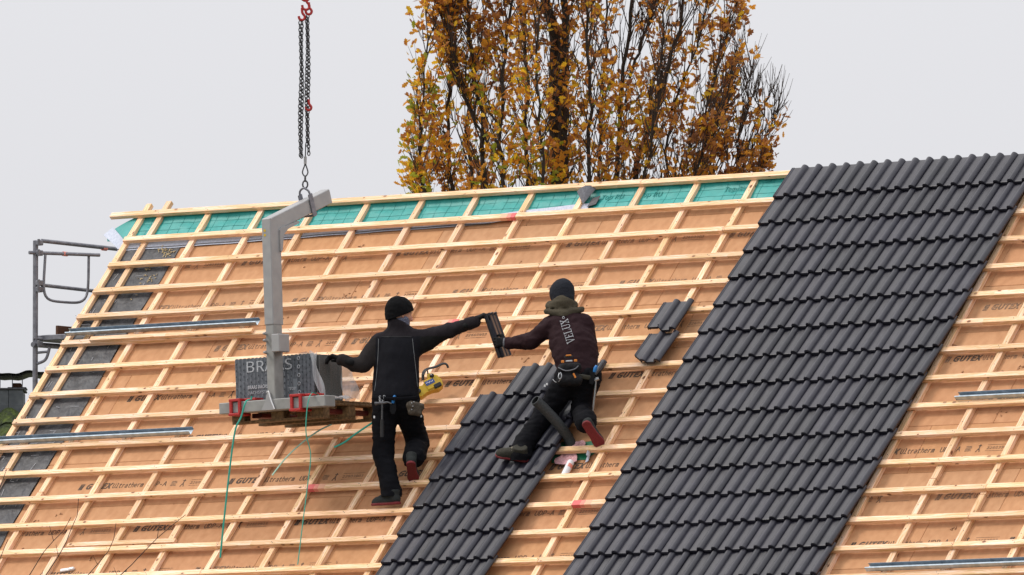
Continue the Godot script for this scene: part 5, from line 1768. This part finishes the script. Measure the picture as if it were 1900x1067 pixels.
	var rp := Vector3(0.3740, 1.2078, -0.4500)
	rp.z = f.front(rp.x, rp.y) + 0.003
	rg.torus(at(rp), 0.009, 0.002, 1.0, 12, 5)
	put("printed_mark", rg, M.jacket_print, jk)
	f = Field.new(Vector3(0.1627, 1.2206, -0.4000), Vector3(0.5818, 1.4406, 0.0500), 0.008)
	f.cone(Vector3(0.2276, 1.2681, -0.1500), Vector3(0.3724, 1.2413, -0.1050), 0.026, 0.036, 0.03)
	f.cone(Vector3(0.3724, 1.2413, -0.1050), Vector3(0.5316, 1.2868, -0.1500), 0.036, 0.026, 0.03)
	f.cone(Vector3(0.2886, 1.3187, -0.2000), Vector3(0.3727, 1.3446, -0.1700), 0.048, 0.072, 0.04)
	f.cone(Vector3(0.3727, 1.3446, -0.1700), Vector3(0.4571, 1.3234, -0.2000), 0.068, 0.046, 0.04)
	f.cone(Vector3(0.2655, 1.3253, -0.2900), Vector3(0.4530, 1.3362, -0.3100), 0.05, 0.05, 0.05)
	f.crumple(0.008, Vector3(7, 16, 7), 91)
	f.crumple(0.003, Vector3(14, 44, 14), 92)
	put("hood", f.surface(), M.olive, o)
	# trousers
	f = Field.new(Vector3(-0.0951, -0.0475, -0.4000), Vector3(0.7264, 0.7514, 0.5500), 0.0105)
	f.cone(Vector3(0.4324, 0.7048, -0.0000), Vector3(0.5816, 0.7035, 0.0200), 0.118, 0.118, 0.06, T, 1.1)
	f.cone(Vector3(0.4230, 0.6627, -0.0000), Vector3(0.2087, 0.3677, -0.1400), 0.112, 0.086, 0.04)
	f.cone(Vector3(0.2087, 0.3677, -0.1400), Vector3(0.0216, 0.0871, 0.0100), 0.086, 0.078, 0.04)
	f.cone(Vector3(0.0449, 0.1251, -0.0000), Vector3(0.0029, 0.0047, 0.0600), 0.082, 0.092, 0.03)
	f.cone(Vector3(0.5768, 0.6607, 0.0300), Vector3(0.5260, 0.4007, -0.0700), 0.108, 0.086, 0.05)
	f.cone(Vector3(0.5260, 0.4007, -0.0700), Vector3(0.5654, 0.2784, 0.3100), 0.086, 0.080, 0.03)
	f.cone(Vector3(0.5614, 0.3081, 0.2100), Vector3(0.5699, 0.2725, 0.3300), 0.088, 0.084, 0.03)
	f.crumple(0.010, Vector3(5, 3, 5), 101)
	f.crumple(0.010, Vector3(7, 22, 7), 102)
	f.crumple(0.003, Vector3(16, 60, 16), 103)
	f.crumple(0.011, Vector3(6, 10, 6), 104, FastNoiseLite.TYPE_CELLULAR)
	put("trousers", f.surface(), M.trousers, o)
	shoe(o, pair, Vector3(0.0588, -0.0479, 0.0800), Vector3(-0.1650, -0.0052, -0.0100), Vector3(0.1, 0.78, 0.62), M.boot_green, M.boot_sole, true)
	shoe(o, pair, Vector3(0.5596, 0.2538, 0.4800), Vector3(0.6858, 0.0664, 0.3500), Vector3(0.15, 0.35, -0.92), M.boot, M.boot_sole, false)
	put("glove", hand_mesh(Vector3(-0.1092, 1.0102, -0.3500), Vector3(-0.97, 0.05, -0.05), Vector3(0.1, -0.1, -0.98), -1.0, [0.8, 1.0, 0.8], 0.7), M.glove, o)
	put("glove", hand_mesh(Vector3(0.5528, 0.8737, -0.5500), Vector3(-0.3, -0.3, -0.85), Vector3(0, -0.9, 0.3), 1.0, [0.4, 0.5, 0.4], 0.4), M.glove, o)
	var cf := Shape.new()
	cf.torus(at(Vector3(-0.1373, 1.0086, -0.3600), face_basis(Vector3(-0.97, 0.05, -0.1))), 0.037, 0.011, 1.0, 16, 6)
	put("cuff", cf, M.grey_fleece, o)
	# belt, pouch with orange trim, snap hook, knife
	var b := Shape.new()
	b.tube([Vector3(0.3572, 0.7261, 0.1000), Vector3(0.4314, 0.6974, 0.1800), Vector3(0.5104, 0.6820, 0.2000), Vector3(0.6037, 0.6694, 0.1800), Vector3(0.6509, 0.6747, 0.1000)], 0.020, 8, true, 0.3, Vector3(0, 1, 0))
	put("belt", b, M.belt, o)
	f = Field.new(Vector3(0.2783, 0.5692, 0.0000), Vector3(0.5790, 0.7990, 0.4000), 0.0075)
	f.cone(Vector3(0.3660, 0.7467, 0.2100), Vector3(0.4870, 0.7547, 0.2300), 0.046, 0.046, 0.03)
	f.cone(Vector3(0.3659, 0.6427, 0.2300), Vector3(0.4868, 0.6413, 0.2500), 0.054, 0.052, 0.04)
	f.crumple(0.006, Vector3(20, 20, 20), 111)
	f.cut(Vector3(0.4266, 0.7980, 0.2100), Vector3(0, 1, 0))
	put("pouch", f.surface(), M.pouch, o)
	for q in [[Vector3(0.4175, 0.8631, 0.1800), Vector3(0.05, 0.013, 0.012), M.orange], [Vector3(0.4175, 0.8521, 0.1700), Vector3(0.075, 0.02, 0.01), M.black_rubber], [Vector3(0.3658, 0.8032, 0.2700), Vector3(0.026, 0.022, 0.012), M.orange], [Vector3(0.4774, 0.8115, 0.2850), Vector3(0.028, 0.020, 0.012), M.orange], [Vector3(0.4216, 0.8072, 0.2800), Vector3(0.06, 0.014, 0.01), M.steel]]:
		var s := Shape.new()
		s.box(at(q[0], Basis(Vector3.BACK, 0.06)), q[1], 0.003)
		put("pouch_trim", s, q[2], o)
	var z := Shape.new()
	z.tube([Vector3(0.4586, 0.6983, 0.3050), Vector3(0.4772, 0.6606, 0.3100)], 0.008, 6)
	put("pouch_trim", z, M.orange, o)
	z = Shape.new()
	z.tube(resample([Vector3(0.3286, 0.7533, 0.2500), Vector3(0.3936, 0.7222, 0.2950), Vector3(0.4680, 0.7359, 0.3000), Vector3(0.5007, 0.7652, 0.2800)], 10), 0.005, 6)
	put("pouch_seam", z, M.grey_fleece, o)
	z = Shape.new()
	z.tube(smooth(resample([Vector3(0.3377, 0.7039, 0.2900), Vector3(0.3284, 0.6706, 0.3000), Vector3(0.3377, 0.6520, 0.3000), Vector3(0.3540, 0.6613, 0.3000), Vector3(0.3563, 0.6846, 0.3000), Vector3(0.3470, 0.7086, 0.2900)], 20), 1), 0.0045, 6)
	put("snap_hook", z, M.steel, o)
	z = Shape.new()
	z.tube(smooth(resample([Vector3(0.2824, 0.6574, 0.1500), Vector3(0.3055, 0.6300, 0.2100), Vector3(0.3331, 0.6307, 0.2700), Vector3(0.3470, 0.6520, 0.3000)], 14), 1), 0.0035, 6)
	put("cord", z, M.steel, o)
	z = Shape.new()
	z.prism(PackedVector2Array([Vector2(-0.022, 0.05), Vector2(0.024, 0.06), Vector2(0.018, -0.05), Vector2(0.0, -0.075), Vector2(-0.026, -0.06)]), at(Vector3(0.6224, 0.6840, 0.1700)), 0.03)
	put("knife_sheath", z, M.pouch, o)
	z = Shape.new()
	z.tube([Vector3(0.6410, 0.7207, 0.1800), Vector3(0.6503, 0.7527, 0.1900), Vector3(0.6597, 0.7721, 0.1800)], [0.014, 0.017, 0.012], 10)
	put("knife_handle", z, M.blue, o)
	for q in [Vector3(0.2129, 0.6106, 0.0100), Vector3(0.2315, 0.6220, 0.0500)]:
		var s := Shape.new()
		s.box(at(q), Vector3(0.016, 0.020, 0.012), 0.002)
		put("pocket_tab", s, M.white, o)
	var hm := thing("hammer", "hammer with thin steel shaft and grey claw at the hip of the kneeling roofer", "hammer", root)
	var hs := Shape.new()
	hs.tube([Vector3(0.6554, 0.6774, 0.1300), Vector3(0.6460, 0.5373, 0.1300), Vector3(0.6275, 0.3851, 0.1000)], [0.008, 0.008, 0.009], 8)
	put("shaft", hs, M.steel, hm)
	hs = Shape.new()
	hs.tube([Vector3(0.6437, 0.5750, 0.1250), Vector3(0.6275, 0.3808, 0.0950)], [0.0105, 0.0115], 8)
	put("grip", hs, M.rust, hm)
	hs = Shape.new()
	hs.tube([Vector3(0.6414, 0.6494, 0.1300), Vector3(0.6787, 0.6680, 0.1300)], [0.012, 0.016], 10)
	put("hammer_head", hs, M.steel, hm)
	hs = Shape.new()
	hs.tube([Vector3(0.6459, 0.6994, 0.1500), Vector3(0.6834, 0.7568, 0.1300), Vector3(0.7256, 0.8196, 0.1000)], [0.014, 0.019, 0.014], 8, true, 0.6)
	put("claw", hs, M.dark_steel, hm)

func print_patch(out: Shape, f: Field, lo: Vector3, ex: Vector3, ey: Vector3, t: Array, depth: int) -> void:
	# lay one triangle of lettering on the cloth, split until it follows the folds
	if depth < 3 and maxf((t[0] - t[1]).length() * ex.length(), maxf((t[1] - t[2]).length() * ex.length(), (t[2] - t[0]).length() * ex.length())) > 0.02:
		var a: Vector2 = (t[0] + t[1]) * 0.5
		var b: Vector2 = (t[1] + t[2]) * 0.5
		var c: Vector2 = (t[2] + t[0]) * 0.5
		for q in [[t[0], a, c], [a, t[1], b], [c, b, t[2]], [a, b, c]]:
			print_patch(out, f, lo, ex, ey, q, depth + 1)
		return
	var p := []
	for q in t:
		var w: Vector3 = lo + ex * q.x + ey * q.y
		w.z = f.front(w.x, w.y) + 0.006
		p.append(w)
	var n := Vector3(0, 0.2, 0.98)
	out.tri(p[0], p[1], p[2], n, n, n)

# ---------------------------------------------------------------- trees
func leaf_mesh() -> ArrayMesh:
	# lobed oak leaf, folded along the midrib, 1 m long before scaling
	var s := Shape.new()
	var side := [Vector2(0.02, 0.0), Vector2(0.09, 0.14), Vector2(0.20, 0.22), Vector2(0.12, 0.34), Vector2(0.29, 0.46), Vector2(0.17, 0.58), Vector2(0.27, 0.74), Vector2(0.13, 0.82), Vector2(0.0, 1.0)]
	for m in [-1.0, 1.0]:
		for i in side.size() - 1:
			var a: Vector2 = side[i]
			var b: Vector2 = side[i + 1]
			var q := []
			for p in [Vector2(0, a.y), a, b, Vector2(0, b.y)]:
				q.append(Vector3(p.x * m, 0.30 * p.x + 0.16 * p.y * p.y, p.y))
			var n := Vector3(-0.3 * m, 1, -0.2).normalized()
			s.tri(q[0], q[1], q[2], n, n, n)
			s.tri(q[0], q[2], q[3], n, n, n)
	return s.mesh()

func edge_left(h: float) -> float:
	return lerpf(-1.50, -1.30, clampf((h - 0.5) / 1.6, 0.0, 1.0)) + maxf(0.0, h - 2.0) * 0.25

func edge_right(h: float) -> float:
	return lerpf(2.22, 1.80, clampf((h - 0.3) / 1.6, 0.0, 1.0)) - maxf(0.0, h - 2.0) * 0.35

func tree() -> void:
	var r := RandomNumberGenerator.new()
	r.seed = 77
	var base := Vector3(-2.8992, RIDGE + 1.0792, -9.4709)
	var root := Transform3D(Basis(Vector3.UP, YAW), Vector3(base.x, 0, base.z))
	var o := thing("oak_tree", "upright oak with brown and yellow autumn leaves rising behind the ridge", "tree", root)
	var Y := base.y
	var bark: StandardMaterial3D = relief(grained(paint(Color.WHITE, 0.95), noise_tex(301, 0.05, Color(0.022, 0.017, 0.014), Color(0.085, 0.064, 0.048), 5), 3.0), 302, 0.12, 1.0)
	bark.uv1_scale = Vector3(4, 1, 4)
	var twig_mat: StandardMaterial3D = paint(Color(0.060, 0.038, 0.028), 0.95)
	# main limbs: x, y (from the ridge line), depth, radius; each is carried down to the bole and up to a tip
	var limbs := [
		[[0.0, -0.0, 0.0], [-0.03, 1.35, 0.0], [-0.13, 1.85, 0.05], 0.095, 3.4],
		[[0.05, -0.1, 0.10], [0.06, 0.9, 0.12], [0.07, 1.85, 0.15], 0.066, 3.2],
		[[-0.73, -0.05, 0.25], [-0.75, 0.5, 0.3], [-0.90, 1.6, 0.3], 0.040, 2.2],
		[[-0.70, 0.35, 0.3], [-0.92, 0.78, 0.35], [-1.06, 1.4, 0.5], 0.028, 1.6],
		[[-1.07, -0.1, -0.1], [-1.09, 0.9, -0.1], [-1.07, 1.8, 0.0], 0.034, 2.0],
		[[0.75, -0.1, 0.2], [0.90, 0.48, 0.2], [1.20, 1.45, 0.25], 0.052, 2.6],
		[[0.55, -0.1, -0.2], [0.60, 0.45, -0.2], [0.74, 1.8, -0.15], 0.040, 2.6],
		[[0.72, 1.05, -0.2], [0.90, 1.6, -0.25], [0.96, 1.85, -0.3], 0.034, 2.2],
		[[1.22, 0.0, 0.5], [1.50, 0.42, 0.5], [1.98, 1.05, 0.55], 0.022, 0.9],
		[[1.05, -0.1, -0.4], [1.15, 0.7, -0.4], [1.48, 1.7, -0.35], 0.027, 1.9],
		[[-0.54, -0.1, 0.6], [-0.57, 0.7, 0.65], [-0.45, 1.75, 0.6], 0.034, 2.4],
		[[-0.30, -0.1, -0.5], [-0.32, 1.2, -0.5], [-0.37, 1.85, -0.5], 0.036, 2.8],
		[[0.30, -0.1, 0.6], [0.32, 0.75, 0.6], [0.27, 1.8, 0.55], 0.032, 2.8],
		[[1.85, 0.06, 0.2], [2.08, 0.40, 0.2], [2.19, 0.68, 0.2], 0.013, 0.1],
		[[-1.33, -0.1, 0.3], [-1.36, 0.75, 0.3], [-1.24, 1.6, 0.35], 0.024, 1.5],
		[[1.48, -0.05, -0.1], [1.58, 0.55, -0.1], [1.80, 1.3, -0.1], 0.021, 1.2],
		[[1.72, -0.05, 0.3], [1.80, 0.4, 0.3], [1.92, 0.9, 0.35], 0.016, 0.6],
		[[1.98, -0.05, 0.4], [2.04, 0.15, 0.4], [2.10, 0.42, 0.4], 0.012, 0.3],
		[[1.36, -0.05, 0.7], [1.45, 0.5, 0.75], [1.62, 1.2, 0.75], 0.018, 1.3],
		[[-0.15, -0.1, 0.9], [-0.2, 0.8, 0.95], [-0.18, 1.8, 0.9], 0.026, 2.3],
		[[0.85, -0.1, 0.8], [0.98, 0.7, 0.85], [1.05, 1.6, 0.8], 0.022, 1.9],
		[[-0.85, -0.1, -0.7], [-0.9, 0.8, -0.75], [-0.72, 1.7, -0.7], 0.026, 2.0],
		[[0.4, -0.1, -0.9], [0.45, 0.8, -0.95], [0.5, 1.8, -0.9], 0.028, 2.3],
		[[-1.42, -0.1, -0.1], [-1.49, 0.35, -0.1], [-1.42, 1.0, -0.1], 0.015, 0.7]]
	var bole := Shape.new()
	bole.tube(resample([Vector3(0.02, 0, 0), Vector3(0.0, 0.6, 0), Vector3(0.03, 3.0, 0), Vector3(0.0, Y - 3.0, 0.0), Vector3(0, Y - 0.0, 0)], 30), range(31).map(func(i: int) -> float: return lerpf(0.24, 0.10, i / 30.0) + 0.10 * exp(-i * 0.7)), 14)
	put("trunk", bole, bark, o)
	var twigs := Shape.new()
	var spots := []
	var fn := FastNoiseLite.new()
	fn.seed = 9
	fn.frequency = 1.15
	fn.fractal_octaves = 2
	for l in limbs:
		var p := []
		var a := Vector3(l[0][0], Y + l[0][1], l[0][2])
		var b := Vector3(l[1][0], Y + l[1][1], l[1][2])
		var c := Vector3(l[2][0], Y + l[2][1], l[2][2])
		if l[0][1] < 0.3:
			p.append(Vector3(0, Y - 4.2 + absf(a.x) * 0.7, 0))
			p.append(Vector3(a.x * 0.62, Y - 2.2 + absf(a.x) * 0.3, a.z * 0.6))
		p.append_array([a, b, c])
		var d := (c - b).normalized()
		d = (d + Vector3(-c.x * 0.05, 0.5, -c.z * 0.06)).normalized()
		p.append(c + d * l[4] * 0.5)
		p.append(c + d * l[4] + Vector3(-c.x * 0.1, 0, 0))
		var dense := resample(p, 46)
		for i in dense.size():
			var w := 0.024 if i > 2 else 0.0
			dense[i] += Vector3(r.randf_range(-w, w), 0, r.randf_range(-w, w))
		var bare: bool = absf(l[0][0] - 1.85) < 0.01
		if not bare:
			var keep := []
			for q in dense:
				if q.y < Y or (q.x > edge_left(q.y - Y) + 0.05 and q.x < edge_right(q.y - Y) - 0.05):
					keep.append(q)
				else:
					break
			dense = keep
		var rad := []
		var top: float = dense[-1].y
		for i in dense.size():
			var h: float = dense[i].y
			var k := clampf((top - h) / (top - Y + 0.4), 0.0, 1.25)
			rad.append(maxf(0.004, (0.85 if l[3] > 0.06 else 0.66) * l[3] * (0.12 + 0.88 * k)))
		var s := Shape.new()
		s.tube(dense, rad, 8)
		put("limb", s, bark, o)
		# side shoots
		for i in range(4, dense.size()):
			var at0: Vector3 = dense[i]
			if at0.y < Y - 1.6:
				continue
			if not bare and (at0.x < edge_left(at0.y - Y) or at0.x > edge_right(at0.y - Y)):
				continue
			var many := 3 if at0.y < Y + 2.6 else 2
			for k in many:
				var out := Vector3(at0.x * 0.5 + r.randfn() * 0.8, 0, at0.z * 0.5 + r.randfn() * 0.8).normalized()
				var dir := (Vector3.UP * r.randf_range(1.3, 3.0) + out).normalized()
				var ln := r.randf_range(0.25, 0.75) * (0.36 if bare else 1.0)
				var e1 := at0 + dir * ln * 0.5 + Vector3(r.randfn(), r.randfn(), r.randfn()) * 0.02
				var e2 := e1 + (dir + Vector3.UP * 0.35).normalized() * ln * 0.5 + Vector3(r.randfn(), r.randfn(), r.randfn()) * 0.025
				if not bare and (e2.x < edge_left(e2.y - Y) or e2.x > edge_right(e2.y - Y)):
					continue
				twigs.tube([at0, e1, e2], [0.0065, 0.0045, 0.0022], 4, false)
				var dens := fn.get_noise_3d(e2.x, e2.y * 0.7, e2.z) + 0.40 - 0.12 * smoothstep(0.7, 1.7, e2.x) + 0.22 * smoothstep(-0.9, -1.4, e2.x)
				for m in 3:
					var f0 := at0.lerp(e2, r.randf_range(0.35, 0.9))
					var td := (dir * 1.4 + Vector3(r.randfn() * 0.5, 0.5, r.randfn() * 0.5)).normalized()
					var tl := r.randf_range(0.14, 0.36)
					var t1 := f0 + td * tl * 0.5 + Vector3(r.randfn(), r.randfn(), r.randfn()) * 0.012
					var t2 := t1 + (td + Vector3.UP * 0.4).normalized() * tl * 0.5
					twigs.tube([f0, t1, t2], [0.0038, 0.003, 0.0016], 3, false)
					if not bare and r.randf() < dens * 1.5:
						spots.append([t2, td])
						if r.randf() < 0.6:
							spots.append([t1, td])
				if not bare and r.randf() < dens * 1.5:
					spots.append([e2, dir])
					if r.randf() < 0.5:
						spots.append([e1, dir])
	var tw := put("twigs", twigs, twig_mat, o)
	tw.set_meta("kind", "stuff")
	var xf := []
	var col := []
	var hue := FastNoiseLite.new()
	hue.seed = 4
	hue.frequency = 0.9
	for q in spots:
		var n := r.randi_range(2, 5)
		var hv := hue.get_noise_3d(q[0].x, q[0].y, q[0].z)
		var low := clampf((Y + 1.2 - q[0].y) * 0.35 - q[0].x * 0.22, -0.3, 0.6)
		for k in n:
			var dir: Vector3 = (q[1] + Vector3(r.randfn(), r.randfn() * 0.8 - 0.35, r.randfn()) * 0.9).normalized()
			var b := Basis.looking_at(-dir, Vector3(r.randfn(), r.randfn(), r.randfn()).normalized())
			var sz := r.randf_range(0.052, 0.100)
			xf.append(Transform3D(b.scaled(Vector3.ONE * sz) if false else b * Basis.from_scale(Vector3.ONE * sz), q[0] + Vector3(r.randfn(), r.randfn(), r.randfn()) * 0.022))
			var v := r.randf() + hv * 0.55 + low * 0.55
			var c := Color(0.29, 0.115, 0.045)
			if v > 1.10:
				c = Color(0.36, 0.38, 0.035)
			elif v > 0.86:
				c = Color(0.82, 0.50, 0.03)
			elif v > 0.50:
				c = Color(0.78, 0.35, 0.035)
			elif v > 0.18:
				c = Color(0.50, 0.20, 0.055)
			col.append(c * r.randf_range(0.85, 1.2))
	var mm := MultiMesh.new()
	mm.transform_format = MultiMesh.TRANSFORM_3D
	mm.use_colors = true
	mm.mesh = leaf_mesh()
	mm.instance_count = xf.size()
	for i in xf.size():
		mm.set_instance_transform(i, xf[i])
		mm.set_instance_color(i, col[i])
	var lm := paint(Color.WHITE, 0.75, 0.0, true)
	lm.backlight_enabled = true
	lm.backlight = Color(1, 1, 1)
	var li := MultiMeshInstance3D.new()
	li.name = "leaves"
	li.multimesh = mm
	li.material_override = lm
	li.set_meta("kind", "stuff")
	o.add_child(li, true)

func near_twigs() -> void:
	# bare young tree standing in the yard; only its topmost twigs reach into view
	var r := RandomNumberGenerator.new()
	r.seed = 12
	var foot := Vector3(7.9062, RIDGE + -4.3171, 13.6220)
	var o := thing("bare_tree", "bare young tree whose thin dark twigs reach in at the bottom left", "tree", Transform3D(Basis(Vector3.UP, YAW), Vector3(foot.x, 0, foot.z)))
	var top := foot.y
	var bark := paint(Color(0.030, 0.020, 0.016), 0.9)
	var s := Shape.new()
	s.tube(resample([Vector3.ZERO, Vector3(0.02, 1.5, 0), Vector3(-0.02, 3.2, 0.02), Vector3(0, top - 1.6, 0)], 20), range(21).map(func(i: int) -> float: return lerpf(0.055, 0.022, i / 20.0)), 10)
	put("trunk", s, bark, o)
	var px := 0.004117
	for q in [[[78, 1030], [105, 1002], [117, 986], [132, 959]], [[110, 1030], [121, 1006], [135, 975], [146.6, 946], [146, 924]], [[196, 1030], [212, 997], [216, 970]], [[228, 1064], [268, 1023], [303, 989], [346, 954]], [[1, 1034], [15, 1000]], [[-16, 950], [-2, 909], [10, 874]]]:
		var pts := []
		for k in q:
			pts.append(Vector3((k[0] + 150) * px, top + (1120 - k[1]) * px, r.randf_range(-0.02, 0.02)))
		var p0: Vector3 = pts[0]
		pts.push_front(Vector3(p0.x * 0.45, top - 0.55, 0.0))
		pts.push_front(Vector3(0, top - 1.65, 0))
		var d := resample(pts, 22)
		s = Shape.new()
		s.tube(d, range(23).map(func(i: int) -> float: return lerpf(0.0085, 0.0022, i / 22.0)), 6)
		for i in range(9, 22):
			if r.randf() < 0.5:
				var sd := 1.0 if r.randf() < 0.5 else -1.0
				var e: Vector3 = d[i] + Vector3(sd * r.randf_range(0.012, 0.035), r.randf_range(0.06, 0.12), r.randf_range(-0.03, 0.03))
				s.tube([d[i], (d[i] as Vector3).lerp(e, 0.5) + Vector3(0, -0.004, 0), e], [0.0026, 0.002, 0.0014], 4)
		put("branch", s, bark, o)
